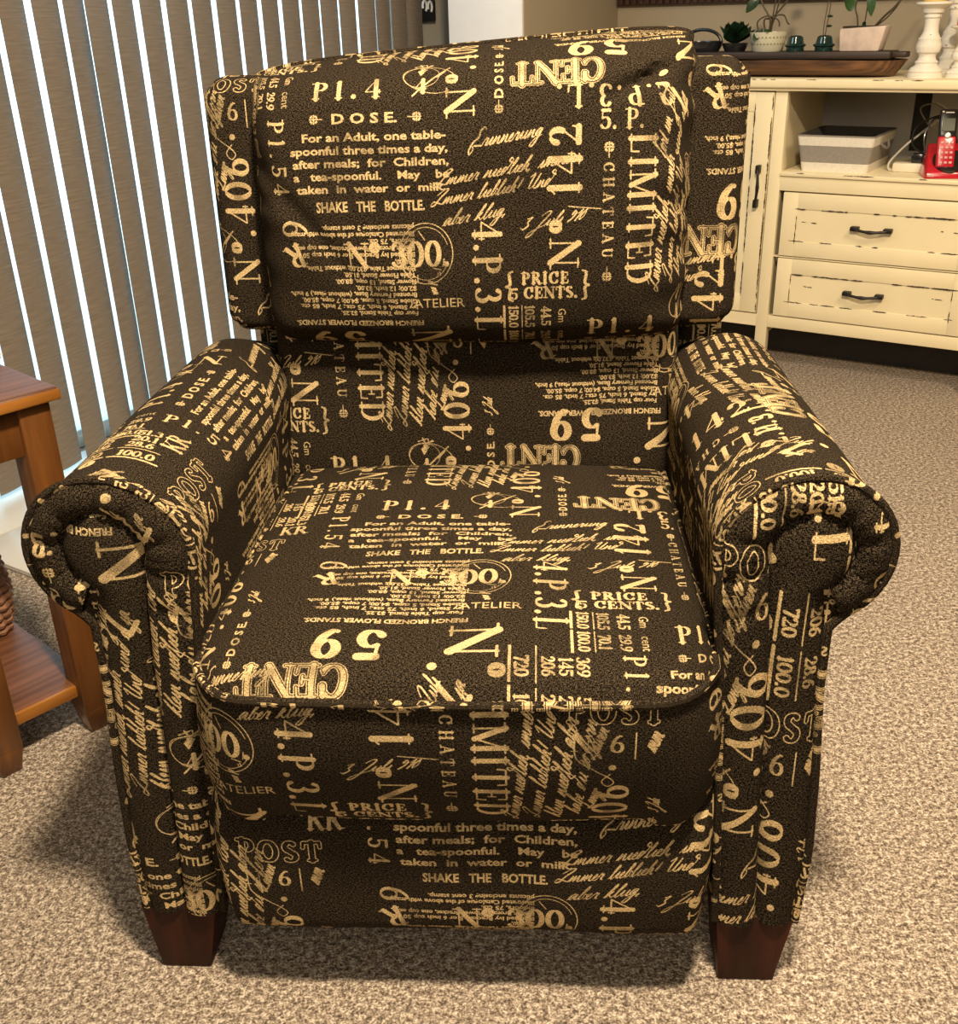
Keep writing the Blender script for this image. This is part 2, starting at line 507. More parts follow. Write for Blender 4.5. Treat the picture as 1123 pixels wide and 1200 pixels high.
    serif('4.P.3.L', .166, -.240, .033, 270, width=.150, thick=.19)
    for j, t in enumerate(['369', '145', '206']):
        serif(t, .196 - .017 * j, -.366, .0125, 270, thick=.22, thin=.09)
    stroke_seg((.150, -.339), (.150, -.386), .0015); serif('720', .136, -.366, .0135, 270, thick=.22, thin=.09)
    stroke_seg((.124, -.339), (.124, -.384), .003)
    for j, t in enumerate(['51.3', '20.1', '28.6']):
        serif(t, .196 - .017 * j, -.412, .0125, 270, thick=.22, thin=.09)
    stroke_seg((.150, -.392), (.150, -.437), .0015); serif('100.0', .136, -.416, .0135, 270, thick=.22, thin=.09)
    stroke_seg((.124, -.390), (.124, -.442), .003)
    layer(3)
    serif('PRICE', -.103, .080, .0145, width=.062, thick=.26, thin=.1); serif('CENTS.', -.096, .061, .0145, width=.070, thick=.26, thin=.1)
    serif('{', -.150, .070, .032, thick=.12); serif('}', -.052, .070, .032, thick=.12); serif('5', -.1435, .060, .014, thick=.2)
    for j, (t, q) in enumerate([('150.0', '100.0'), ('105.5', '70.1'), ('44.5', '29.9'), ('Gm', 'cent')]):
        x = -.145 + .021 * j
        if j < 3:
            serif(t, x, .028, .0115, 270, thick=.22, thin=.09); serif(q, x, -.010, .0115, 270, thick=.22, thin=.09)
        else:
            sans(t, x, .028, .010, 270, bold=.0); sans(q, x, -.010, .010, 270, bold=.0)
    stroke_seg((-.157, .044), (-.157, .012), .003); stroke_seg((-.157, .007), (-.157, -.028), .003)
    stroke_seg((-.134, .044), (-.134, .012), .0012); stroke_seg((-.134, .007), (-.134, -.026), .0012)
    layer(0)
    script('Erinnerung', .190, -.068, .0078, 8, width=.088, wt=.0014)
    script('Immer niedlich, immer', .187, -.106, .0072, 8, width=.176, wt=.0013)
    script('Immer lieblich! Und', .170, -.131, .0072, 8, width=.150, wt=.0013)
    script('aber klug,', .150, -.160, .0074, 8, width=.082, wt=.0013)
    layer(3)
    script('3 Juli 910', -.096, .150, .0065, 8, width=.078, wt=.0013)
    stroke_seg((-.075, .168), (-.035, .164), .0012)
    serif('No 142', -.080, .182, .037, 90, width=.178, thick=.2)
    serif('CHATEAU', -.026, .158, .0125, 270, width=.120, thick=.2, thin=.08, sp=.15)
    fleuron(-.026, .236, .010, 90); fleuron(-.026, .080, .010, 270)
    serif('LIMITED', .016, .158, .032, 270, width=.186, thick=.19, thin=.06)
    script('Immer niedlich, immer', .046, .138, .0078, 84, width=.168, wt=.0014)
    script('Immer lieblich! Und', .068, .140, .0078, 84, width=.160, wt=.0014)
    script('klein niedlich aber', .089, .136, .0078, 84, width=.150, wt=.0016)
    script('habe du so fern', .108, .140, .0078, 84, width=.140, wt=.0014)
    script('fort im Juli', .047, .262, .0078, 80, width=.080, wt=.0013)
    script('und es ja', .072, .264, .0078, 80, width=.070, wt=.0013)

draw_print()
sh_x = int(round(.343 * PPM))
both = np.zeros((CANV, CANV), np.uint8)
for L_, dv_ in zip(LAYERS, (.312, .330, .290, .318)):
    both = np.maximum(both, np.maximum(L_, np.roll(np.roll(L_, sh_x, axis=1), -int(round(dv_ * PPM)), axis=0)))
small = both.reshape(CANV // 2, 2, CANV // 2, 2).mean(axis=(1, 3)).astype(np.float32)
px = np.ones((CANV // 2, CANV // 2, 4), np.float32)
px[..., 0] = small; px[..., 1] = small; px[..., 2] = small
PRINT = bpy.data.images.new('upholstery_print', CANV // 2, CANV // 2, alpha=False)
PRINT.colorspace_settings.name = 'Non-Color'
PRINT.pixels.foreach_set(px.ravel())
PRINT.update()
PRINT.pack()
del canvas, LAYERS, both, small, px

def fabric_mat():
    m, nt, b = new_mat('script_print_upholstery')
    tc = nt.nodes.new('ShaderNodeTexCoord')
    uv = tc.outputs['UV']
    # slight waviness of the woven letters
    wob = nt.nodes.new('ShaderNodeTexNoise'); wob.inputs['Scale'].default_value = 620; wob.inputs['Detail'].default_value = 1
    nt.links.new(uv, wob.inputs['Vector'])
    sub = nt.nodes.new('ShaderNodeVectorMath'); sub.operation = 'SUBTRACT'; sub.inputs[1].default_value = (.5, .5, .5)
    scl = nt.nodes.new('ShaderNodeVectorMath'); scl.operation = 'SCALE'; scl.inputs['Scale'].default_value = .0016
    add = nt.nodes.new('ShaderNodeVectorMath'); add.operation = 'ADD'
    nt.links.new(wob.outputs['Color'], sub.inputs[0]); nt.links.new(sub.outputs[0], scl.inputs[0])
    nt.links.new(uv, add.inputs[0]); nt.links.new(scl.outputs[0], add.inputs[1])
    img = nt.nodes.new('ShaderNodeTexImage'); img.image = PRINT; img.extension = 'REPEAT'
    nt.links.new(add.outputs[0], img.inputs[0])
    # weave: fine threads across and along
    mp = nt.nodes.new('ShaderNodeMapping'); mp.inputs['Scale'].default_value = (900, 320, 1)
    nt.links.new(uv, mp.inputs[0])
    w1 = noise_tex(nt, mp.outputs[0], 1.0, 2, .6)
    mp2 = nt.nodes.new('ShaderNodeMapping'); mp2.inputs['Scale'].default_value = (260, 900, 1)
    nt.links.new(uv, mp2.inputs[0])
    w2 = noise_tex(nt, mp2.outputs[0], 1.0, 2, .6)
    mul = nt.nodes.new('ShaderNodeMath'); mul.operation = 'ADD'
    nt.links.new(w1, mul.inputs[0]); nt.links.new(w2, mul.inputs[1])
    dark = ramp(nt, [(0.44, c4((0.0008, 0.0006, 0.0005))), (0.5, c4((0.0085, 0.0065, 0.0042))), (0.56, c4((0.068, 0.050, 0.031)))])
    hf = nt.nodes.new('ShaderNodeMath'); hf.operation = 'MULTIPLY'; hf.inputs[1].default_value = .5
    nt.links.new(mul.outputs[0], hf.inputs[0]); nt.links.new(hf.outputs[0], dark.inputs[0])
    lite = ramp(nt, [(0.38, c4((0.22, 0.145, 0.065))), (0.5, c4((0.60, 0.44, 0.22))), (0.62, c4((0.86, 0.67, 0.36)))])
    nt.links.new(hf.outputs[0], lite.inputs[0])
    # worn places where the gold thread is thinner
    big = noise_tex(nt, uv, 14, 2, .5)
    br = ramp(nt, [(0.36, (.45, .45, .45, 1)), (0.5, (1, 1, 1, 1))])
    nt.links.new(big, br.inputs[0])
    fac = nt.nodes.new('ShaderNodeMath'); fac.operation = 'MULTIPLY'
    nt.links.new(img.outputs[0], fac.inputs[0])
    thr = nt.nodes.new('ShaderNodeMath'); thr.operation = 'MULTIPLY_ADD'; thr.inputs[1].default_value = .9; thr.inputs[2].default_value = .42
    nt.links.new(hf.outputs[0], thr.inputs[0])
    t2 = nt.nodes.new('ShaderNodeMath'); t2.operation = 'MULTIPLY'; t2.use_clamp = True
    nt.links.new(thr.outputs[0], t2.inputs[0]); nt.links.new(br.outputs[0], t2.inputs[1])
    nt.links.new(t2.outputs[0], fac.inputs[1])
    mx = nt.nodes.new('ShaderNodeMix'); mx.data_type = 'RGBA'
    nt.links.new(fac.outputs[0], mx.inputs[0])
    nt.links.new(dark.outputs[0], mx.inputs[6]); nt.links.new(lite.outputs[0], mx.inputs[7])
    nt.links.new(mx.outputs[2], b.inputs['Base Color'])
    b.inputs['Roughness'].default_value = .95
    b.inputs['Specular IOR Level'].default_value = .06
    b.inputs['Sheen Weight'].default_value = .0
    b.inputs['Sheen Roughness'].default_value = .5
    add_bump(nt, b, hf.outputs[0], .7, .0018)
    return m

M = {
 'fabric': fabric_mat(),
 'carpet': carpet_mat(),
 'slat': slat_mat(),
 'leg': wood('dark_mahogany', (.012, .0026, .0012), (.046, .0105, .004), rough=.5, axis=2, coat=.0, spec=.2),
 'oak_top': wood('oak_table_top', (.075, .030, .014), (.17, .070, .032), rough=.38, axis=0, scale=.9),
 'oak': wood('oak_stained', (.065, .023, .006), (.155, .058, .013), rough=.33, axis=2),
 'oak_edge': wood('oak_edge', (.19, .070, .012), (.36, .145, .026), rough=.3, axis=0),
 'cream': plain('cream_paint', (.78, .68, .44), rough=.45, vary=.04, scale=6),
 'worn': plain('worn_wood_showing', (.045, .030, .020), rough=.8, vary=.3, scale=80),
 'iron': plain('black_iron', (.018, .014, .012), rough=.45, vary=.2, metallic=.5),
 'wall': plain('beige_wall_paint', (.31, .26, .18), rough=.9, vary=.03, scale=3, bump=.0004),
 'wall_grey': plain('pale_wall_paint', (.48, .45, .38), rough=.9, vary=.03, scale=3),
 'ceiling': plain('ceiling_paint', (.72, .69, .62), rough=.95, vary=.02, scale=3),
 'tile': plain('white_floor_tile', (.62, .60, .55), rough=.35, vary=.04, scale=5),
 'grout': plain('grey_grout', (.26, .24, .21), rough=.9, vary=.1, scale=60),
 'cab_back': plain('grey_backing_board', (.50, .49, .47), rough=.8, vary=.04, scale=5),
 'slot': plain('dark_slot_and_shade', (.045, .042, .040), rough=.9, vary=.1),  # back board slot, and the painted shade under the cabinet
 'bowl': wood('rustic_bowl_wood', (.030, .013, .006), (.20, .090, .034), rough=.6, axis=0, scale=1.2, coat=.05),
 'plank': wood('dark_plank', (.012, .007, .004), (.05, .027, .015), rough=.6, axis=0, coat=.1),
 'ribbed': wood('dark_frame_wood', (.020, .009, .006), (.06, .025, .014), rough=.4, axis=2, scale=2),
 'chalk': plain('chalk_white_paint', (.74, .70, .60), rough=.55, vary=.05, scale=30),
 'greycanvas': plain('grey_canvas', (.27, .245, .21), rough=.95, vary=.1, scale=160, bump=.0005),
 'whitecanvas': plain('white_canvas', (.72, .68, .58), rough=.95, vary=.06, scale=160, bump=.0005),
 'darkcanvas': plain('dark_lining', (.075, .068, .06), rough=.95, vary=.1, scale=100),
 'red': plain('red_plastic', (.48, .008, .022), rough=.25, vary=.05, coat=.5),
 'black': plain('black_plastic', (.010, .010, .011), rough=.25, vary=.1, coat=.3),
 'screen': plain('phone_display', (.11, .12, .09), rough=.2, vary=.04),
 'keycap': plain('pale_key', (.62, .32, .30), rough=.4, vary=.04),
 'silver': plain('silver_button', (.62, .60, .55), rough=.3, vary=.04, metallic=.6),
 'whiteplastic': plain('white_plastic', (.74, .68, .52), rough=.4, vary=.03),
 'leaf': plain('green_leaf', (.022, .062, .016), rough=.4, vary=.35, scale=30),
 'darkleaf': plain('dark_green_leaf', (.010, .030, .012), rough=.35, vary=.35, scale=30),
 'stem': plain('plant_stem', (.055, .040, .018), rough=.6, vary=.2, scale=60),
 'soil': plain('potting_soil', (.022, .014, .009), rough=1, vary=.4, scale=120, bump=.003),
 'glaze': plain('white_glaze', (.58, .56, .42), rough=.2, vary=.06, coat=.6),
 'glazedot': plain('ochre_glaze_pattern', (.25, .21, .10), rough=.3, vary=.2),
 'pinkpot': plain('whitewashed_terracotta', (.60, .48, .40), rough=.85, vary=.16, scale=28),
 'insulator': plain('dark_green_glass', (.004, .026, .022), rough=.06, vary=.2, coat=1.0),
 'wax': plain('yellow_wax', (.62, .42, .10), rough=.5, vary=.05),
 'orange': plain('orange_wax', (.50, .11, .02), rough=.5, vary=.08),
 'signblack': plain('black_sign_board', (.012, .012, .014), rough=.5, vary=.1),
 'white': plain('white_paint', (.80, .80, .78), rough=.5, vary=.02),
 'glass': None,
 'alu': plain('white_door_frame', (.70, .70, .68), rough=.4, vary=.02),
 'ceramic': plain('white_ceramic', (.75, .74, .70), rough=.2, vary=.03, coat=.5),
 'rattan': plain('brown_woven_rattan', (.26, .125, .065), rough=.6, vary=.4, scale=55, bump=.002),
 'patio': plain('patio_concrete', (.75, .75, .73), rough=.9, vary=.08, scale=6),
}
def glass_mat():
    m, nt, b = new_mat('door_glass')
    b.inputs['Base Color'].default_value = (.95, .98, 1, 1)
    b.inputs['Roughness'].default_value = 0
    b.inputs['Transmission Weight'].default_value = 1
    b.inputs['IOR'].default_value = 1.45
    tr = nt.nodes.new('ShaderNodeBsdfTransparent')
    mx = nt.nodes.new('ShaderNodeMixShader'); mx.inputs[0].default_value = .12
    out = nt.nodes['Material Output']
    nt.links.new(tr.outputs[0], mx.inputs[1]); nt.links.new(b.outputs[0], mx.inputs[2]); nt.links.new(mx.outputs[0], out.inputs[0])
    return m
M['glass'] = glass_mat()

# ------------------------------------------------------------------ mesh building
class B:
    """collects shapes and links them as one mesh object"""
    def __init__(self):
        self.v = []; self.f = []; self.uv = []; self.mi = []; self.mats = []
    def _m(self, m):
        if m not in self.mats:
            self.mats.append(m)
        return self.mats.index(m)
    def add(self, verts, faces, mat, uvs=None, M4=None):
        o = len(self.v); k = self._m(mat)
        for p in verts:
            p = Vector(p)
            self.v.append(M4 @ p if M4 else p)
        for f in faces:
            self.f.append([i + o for i in f]); self.mi.append(k)
            if uvs:
                self.uv.append([uvs[i] for i in f])
            else:
                q = [self.v[i + o] for i in f]
                nn = (q[1] - q[0]).cross(q[-1] - q[0]) if len(q) < 5 else (q[len(q) // 3] - q[0]).cross(q[2 * len(q) // 3] - q[0])
                ax = max(range(3), key=lambda k: abs(nn[k]))
                ia, ib = ((1, 2), (0, 2), (0, 1))[ax]
                self.uv.append([(p[ia] / TILE + .3, p[ib] / TILE + .1) for p in q])
    def bm(self, bm, mat, M4=None):
        bm.verts.ensure_lookup_table()
        for i, v in enumerate(bm.verts):
            v.index = i
        self.add([v.co for v in bm.verts], [[v.index for v in f.verts] for f in bm.faces], mat, None, M4)
        bm.free()
    def box(self, lo, hi, mat, bev=0.0, seg=2, M4=None, taper=None):
        b = bmesh.new()
        bmesh.ops.create_cube(b, size=1)
        for v in b.verts:
            for i in range(3):
                v.co[i] = lo[i] if v.co[i] < 0 else hi[i]
        if taper:
            cx, cy = (lo[0] + hi[0]) / 2, (lo[1] + hi[1]) / 2
            for v in b.verts:
                if v.co.z < (lo[2] + hi[2]) / 2:
                    v.co.x = cx + (v.co.x - cx) * taper; v.co.y = cy + (v.co.y - cy) * taper
        if bev:
            bmesh.ops.bevel(b, geom=b.edges[:], offset=bev, segments=seg, profile=.5, affect='EDGES')
        bmesh.ops.recalc_face_normals(b, faces=b.faces[:])
        self.bm(b, mat, M4)
        return self
    def hexa(self, c8, mat, bev=0.0):
        """c8: bottom four corners counter-clockwise, then top four"""
        b = bmesh.new()
        vs = [b.verts.new(c) for c in c8]
        for f in ((3, 2, 1, 0), (4, 5, 6, 7), (0, 1, 5, 4), (1, 2, 6, 5), (2, 3, 7, 6), (3, 0, 4, 7)):
            b.faces.new([vs[i] for i in f])
        if bev:
            bmesh.ops.bevel(b, geom=b.edges[:], offset=bev, segments=2, profile=.5, affect='EDGES')
        bmesh.ops.recalc_face_normals(b, faces=b.faces[:])
        self.bm(b, mat)
        return self
    def lathe(self, prof, mat, c=(0, 0, 0), n=28, sx=1.0, sy=1.0, M4=None):
        vs, fs = [], []
        for r, z in prof:
            for k in range(n):
                a = 2 * math.pi * k / n
                vs.append((c[0] + r * sx * math.cos(a), c[1] + r * sy * math.sin(a), c[2] + z))
        for i in range(len(prof) - 1):
            for k in range(n):
                fs.append([i * n + k, i * n + (k + 1) % n, (i + 1) * n + (k + 1) % n, (i + 1) * n + k])
        if prof[0][0] > 1e-6: fs.append(list(range(n))[::-1])
        if prof[-1][0] > 1e-6: fs.append([(len(prof) - 1) * n + k for k in range(n)])
        self.add(vs, fs, mat, None, M4)
        return self
    def tube(self, path, r, mat, n=8, closed=False, uvf=None):
        path = [Vector(p) for p in path]
        m = len(path); vs, fs, uvs = [], [], []
        prev = None; L = 0
        for i, p in enumerate(path):
            a = path[(i - 1) % m] if (closed or i) else p
            b = path[(i + 1) % m] if (closed or i < m - 1) else p
            t = (b - a).normalized()
            if prev is None:
                up = Vector((0, 0, 1)) if abs(t.z) < .9 else Vector((1, 0, 0))
                nrm = t.cross(up).normalized()
            else:
                nrm = (prev - t * prev.dot(t)).normalized()
            prev = nrm
            bi = t.cross(nrm)
            rr = r[i] if isinstance(r, (list, tuple)) else r
            if i: L += (p - path[i - 1]).length
            for k in range(n):
                an = 2 * math.pi * k / n
                vs.append(p + nrm * math.cos(an) * rr + bi * math.sin(an) * rr)
                uvs.append((L / TILE, rr * an / TILE))
        for i in range(m if closed else m - 1):
            j = (i + 1) % m
            for k in range(n):
                fs.append([i * n + k, i * n + (k + 1) % n, j * n + (k + 1) % n, j * n + k])
        if not closed:
            fs.append(list(range(n))[::-1]); fs.append([(m - 1) * n + k for k in range(n)])
        self.add(vs, fs, mat, uvs if uvf else None)
        return self
    def grid(self, P, UV, mat, flip=False, closed=False):
        """P[i][j] points; UV[i][j] in tile units"""
        ni, nj = len(P), len(P[0])
        vs = [p for row in P for p in row]
        uvs = [q for row in UV for q in row]
        fs = []
        for i in range(ni if closed else ni - 1):
            i2 = (i + 1) % ni
            for j in range(nj - 1):
                f = [i * nj + j, i2 * nj + j, i2 * nj + j + 1, i * nj + j + 1]
                fs.append(f[::-1] if flip else f)
        self.add(vs, fs, mat, uvs)
        return self
    def build(self, name, parent=None, smooth=True, loc=None, rotz=None, ang=35):
        me = bpy.data.meshes.new(name)
        me.from_pydata([tuple(p) for p in self.v], [], self.f)
        for m in self.mats:
            me.materials.append(m)
        uvl = me.uv_layers.new(name='UVMap')
        flat = []
        for l in self.uv:
            for q in l:
                flat += [q[0], q[1]]
        uvl.data.foreach_set('uv', flat)
        me.polygons.foreach_set('material_index', self.mi)
        if smooth:
            me.polygons.foreach_set('use_smooth', [True] * len(me.polygons))
            if hasattr(me, 'set_sharp_from_angle'):
                me.set_sharp_from_angle(angle=math.radians(ang))
        me.update()
        o = bpy.data.objects.new(name, me)
        COL.objects.link(o)
        if parent: o.parent = parent
        if loc is not None: o.location = loc
        if rotz is not None: o.rotation_euler = (0, 0, rotz)
        return o

def tag(o, label=None, cat=None, group=None, kind=None):
    if label: o['label'] = label
    if cat: o['category'] = cat
    if group: o['group'] = group
    if kind: o['kind'] = kind
    return o

def empty(name, loc=(0, 0, 0), rotz=0, **kw):
    o = bpy.data.objects.new(name, None)
    o.empty_display_size = .05
    o.location = loc
    o.rotation_euler = (0, 0, rotz)
    COL.objects.link(o)
    tag(o, **kw)
    return o

def copy_tree(o, parent=None):
    c = o.copy()
    COL.objects.link(c)
    if parent: c.parent = parent
    for ch in [x for x in COL.objects if x.parent == o]:
        copy_tree(ch, c)
    return c

def struct(name, b, **kw):
    o = b.build(name, **kw)
    o['kind'] = 'structure'
    return o

# ------------------------------------------------------------------ the room
ROT = Matrix.Rotation(ROOM_ROT, 4, 'Z')
def rbox(b, lo, hi, mat, bev=0.0):
    return b.box(lo, hi, mat, bev, 2, ROT)

A_BL = -2.27      # plane of the blinds
A_W = -2.36       # inner face of the window wall
B_CW = 3.76       # cabinet wall
A_R, B_B = 3.0, -2.9
b = B(); rbox(b, (-2.5, B_B - .1, -.10), (A_R + .1, B_CW + .1, 0), M['carpet']); struct('floor', b, smooth=False)
b = B(); rbox(b, (-2.5, B_B - .1, 2.44), (A_R + .1, B_CW + .1, 2.54), M['ceiling']); struct('ceiling', b, smooth=False)
# window wall: door opening from b=-1.4 to 3.16, 2.08 high
b = B()
rbox(b, (A_W - .14, B_B, 0), (A_W, -1.4, 2.44), M['wall_grey'])
rbox(b, (A_W - .14, 3.21, 0), (A_W, B_CW, 2.44), M['wall_grey'])
rbox(b, (A_W - .14, -1.4, 2.08), (A_W, 3.21, 2.44), M['wall_grey'])
struct('wall_left', b, smooth=False)
b = B(); rbox(b, (A_W - .14, B_CW, 0), (A_R, B_CW + .1, 2.44), M['wall']); struct('wall_back', b, smooth=False)
b = B(); rbox(b, (A_R, B_B, 0), (A_R + .1, B_CW + .1, 2.44), M['wall']); struct('wall_right', b, smooth=False)
b = B(); rbox(b, (A_W - .14, B_B - .1, 0), (A_R + .1, B_B, 2.44), M['wall']); struct('wall_front', b, smooth=False)
b = B(); rbox(b, (-2.06, 3.10, 0), (-1.795, B_CW, 2.44), M['wall'], .004); struct('wall_wing', b)
b = B(); rbox(b, (-2.068, 3.088, 0), (-1.797, 3.101, 2.44), M['white'], .003); struct('wing_lit_face', b)  # pale board added: daylight on the wing's front put into its colour
b = B(); rbox(b, (-1.795, B_CW - .012, 0), (A_R, B_CW, .09), M['white'], .003); struct('baseboard_back', b)
# sliding door: frame, two panes
b = B()
for lo, hi in (((A_W - .10, -1.4, 0), (A_W - .04, 3.21, .05)), ((A_W - .10, -1.4, 2.02), (A_W - .04, 3.21, 2.08)),
               ((A_W - .10, -1.4, .05), (A_W - .04, -1.34, 2.02)), ((A_W - .10, 3.15, .05), (A_W - .04, 3.21, 2.02)),
               ((A_W - .10, .86, .05), (A_W - .04, .93, 2.02))):
    rbox(b, lo, hi, M['alu'], .004)
d = struct('door_1', b)
b = B(); rbox(b, (A_W - .074, -1.35, .04), (A_W - .068, .87, 2.03), M['glass']); b.build('pane', d, smooth=False)
b = B(); rbox(b, (A_W - .074, .92, .04), (A_W - .068, 3.16, 2.03), M['glass']); b.build('pane', d, smooth=False)
# tiled landing before the door
b = B()
rbox(b, (A_W, 1.14, 0), (-1.58, 3.10, .003), M['grout'])
for i in range(3):
    for j in range(7):
        a0 = A_W + .002 + i * .31 - .05; b0 = 1.145 + j * .30
        rbox(b, (max(a0, A_W), b0, .001), (min(a0 + .304, -1.584), min(b0 + .294, 3.10), .007), M['tile'], .0015)
struct('trim_1', b)
b = B(); rbox(b, (-5.5, -4.5, -.16), (A_W - .14, 6.5, -.10), M['patio']); struct('ground', b, smooth=False)

# vertical blinds: one thing, every slat a part
blind = empty('vertical_blind', RP(A_BL, 2.0, 0), ROOM_ROT, label='beige vertical blind with daylight between its hanging slats', cat='blind')
b = B(); b.box((-.03, -3.4, 2.08), (.03, 1.26, 2.13), M['white'], .004); b.build('headrail', blind)
def slat(bpos, th, w=.089, top=2.08, bot=.022):
    n = 6
    P, UV = [], []
    for i in range(n + 1):
        s = (i / n - .5) * w
        bow = .004 * (1 - (2 * i / n - 1) ** 2)
        row = []
        for z in (bot, .5, 1.0, 1.5, top):
            row.append((s * math.sin(th) + bow * math.cos(th), s * math.cos(th) - bow * math.sin(th), z))
        P.append(row); UV.append([(0, 0)] * 5)
    P2 = [[(p[0] - .0008 * math.cos(th), p[1] + .0008 * math.sin(th), p[2]) for p in row] for row in P]
    bb = B(); bb.grid(P, UV, M['slat']); bb.grid(P2, UV, M['slat'], flip=True)
    vs = [P[0][0], P[0][-1], P2[0][-1], P2[0][0]]; bb.add(vs, [[0, 1, 2, 3]], M['slat'])
    vs = [P[-1][0], P[-1][-1], P2[-1][-1], P2[-1][0]]; bb.add(vs, [[3, 2, 1, 0]], M['slat'])
    o = bb.build('slat', blind)
    o.location = (0, bpos - 2.0, 0)
    return o
rs = random.Random(11)
SLATS = [1.701, 1.786, 1.848, 1.929, 2.015, 2.102, 2.19, 2.279, 2.366, 2.453, 2.538, 2.623, 2.707, 2.795, 2.887, 2.978, 3.06, 3.144]
OPEN = [.34, .22, .06, .24, .36, .30, .24, .32, .24, .30, .30, .20, .12, .12, .20, .06, .16, .08, .0]
ends = SLATS + [3.237]
lefts = []
q = 1.701
while q > -1.32:
    q -= .087
    lefts.append((q, rs.choice([.12, .2, .28])))
rows = [(l, o) for l, o in zip(SLATS, OPEN[1:])]
for k, (l, o) in enumerate(lefts):
    nxt = ([1.701] + [x[0] for x in lefts])[k]
    rows.append((l, OPEN[0] if k == 0 else o))
for l, gap in rows:
    i = SLATS.index(l) if l in SLATS else None
    sp = (ends[i + 1] - l) if i is not None else .087
    want = min(sp * (1 - gap * .66), .0885)
    rt = l / 2.27
    th = min((abs(math.cos(k / 200) - rt * math.sin(k / 200) - want / .089), k / 200) for k in range(0, 220))[1]
    bc = l * (1 - .0445 * math.sin(th) / 2.27) + .0445 * math.cos(th)
    slat(bc, -th)

# small dark sign with a pale ornament beside the blinds
b = B()
b.box((-.008, -.05, -.10), (.008, .048, .10), M['signblack'], .002)
sg = b.build('wall_sign', loc=RP(A_W + .010, 3.372, 1.13), rotz=ROOM_ROT)
tag(sg, 'small black wall sign with a pale curl motif beside the blind', 'sign')
b = B()
for (y0, z0) in ((-.022, -.052), (.010, -.055)):
    b.tube([(.010, y0 + .012 * math.cos(t), z0 + .018 * math.sin(t)) for t in [k * .5 for k in range(-2, 8)]], .004, M['white'], 6)
b.tube([(.010, -.03, -.02), (.010, -.01, .0), (.010, .01, -.02), (.010, .03, .01)], .004, M['white'], 6)
b.build('ornament', sg)

# dark ribbed wooden board on the cabinet wall
b = B()
b.box((-.60, -.018, 0), (.60, .0, .42), M['ribbed'], .003)
for k in range(48):
    b.box((-.595 + k * .025, -.026, .004), (-.577 + k * .025, -.016, .416), M['ribbed'], .002)
pb = b.build('wall_panel', loc=RP(-1.19, B_CW - .001, 1.060), rotz=ROOM_ROT)
tag(pb, 'dark ribbed wooden board hung on the beige wall above the cabinet', 'wall decoration')

# ------------------------------------------------------------------ the recliner
YAW = math.radians(-3.68)
rec = empty('recliner', (-.029, .93, 0), YAW,
            label='dark brown recliner armchair upholstered in gold lettering and script print', cat='armchair')
FAB = M['fabric']

def uvgrid(P, anchor, tile, ang=0.0, flipu=1, flipv=1, ic=None, jc=None):
    """arc length coordinates over the grid, set so that the cloth point `tile` lies at `anchor`"""
    ni, nj = len(P), len(P[0])
    A = np.array([[tuple(p) for p in row] for row in P])
    best = np.argmin(((A - np.array(anchor)) ** 2).sum(-1))
    ai, aj = best // nj, best % nj
    ic = ai if ic is None else ic
    jc = aj if jc is None else jc
    du = np.zeros((ni, nj)); dv = np.zeros((ni, nj))
    seg = np.linalg.norm(np.diff(A, axis=0), axis=-1)
    du[1:] = np.cumsum(seg, axis=0)
    du -= du[ic:ic + 1]
    seg = np.linalg.norm(np.diff(A, axis=1), axis=-1)
    dv[:, 1:] = np.cumsum(seg, axis=1)
    dv -= dv[:, jc:jc + 1]
    du = du * flipu; dv = dv * flipv
    u0, v0 = du[ai, aj], dv[ai, aj]
    # the remainder between the nearest grid point and the anchor itself
    rem = np.array(anchor) - A[ai, aj]
    def axis(d, i0, i1, j0, j1):
        t = A[i1, j1] - A[i0, j0]
        L = np.linalg.norm(t)
        return rem.dot(t) / L if L > 1e-9 else 0.0
    u0 += flipu * axis(0, max(ai - 1, 0), min(ai + 1, ni - 1), aj, aj)
    v0 += flipv * axis(0, ai, ai, max(aj - 1, 0), min(aj + 1, nj - 1))
    c, s = math.cos(math.radians(ang)), math.sin(math.radians(ang))
    U = []
    for i in range(ni):
        row = []
        for j in range(nj):
            x, y = du[i, j] - u0, dv[i, j] - v0
            row.append(((tile[0] + x * c - y * s) / TILE, (tile[1] + x * s + y * c) / TILE))
        U.append(row)
    return U

def wob(x, y, z, f=6.0, a=.003):
    return a * noise.noise(Vector((x * f, y * f, z * f)))

# --- seat cushion
def seat_xy(u, v):
    """u, v in -1..1 (v -1 is the front)"""
    hw = .272
    x = u * hw
    # corner rounding near the front
    yf = -.092 + .012 * (u * u) + .055 * max(0, (abs(u) - .70) / .30) ** 2.6
    yb = .50
    t = (v + 1) / 2
    y = yf + (yb - yf) * t
    x *= 1 - .035 * (1 - t) ** 6 * (abs(u) ** 4) + .0 * t
    x *= 1 - .03 * t
    return x, y
def seat_top_z(u, v):
    e = (1 - abs(u) ** 4.5) * (1 - abs(v) ** 5)
    base = .460 - .010 * (v + 1) / 2
    return base + .030 * (max(e, 0) ** .42) * (1 - .12 * v) + .006 * math.cos(u * 1.4) * math.cos(v * 1.2)
ni, nj = 60, 56
P = []
for i in range(ni):
    u = -1 + 2 * i / (ni - 1)
    u = math.copysign(abs(u) ** .8, u) if False else math.sin(u * math.pi / 2) * .35 + u * .65
    row = []
    for j in range(nj):
        v = -1 + 2 * j / (nj - 1)
        v = math.sin(v * math.pi / 2) * .35 + v * .65
        x, y = seat_xy(u, v)
        z = seat_top_z(u, v) + wob(x, y, 0, 9, .004) * (1 - abs(u) ** 6) * (1 - abs(v) ** 6)
        row.append((x, y, z))
    P.append(row)
seat = B()
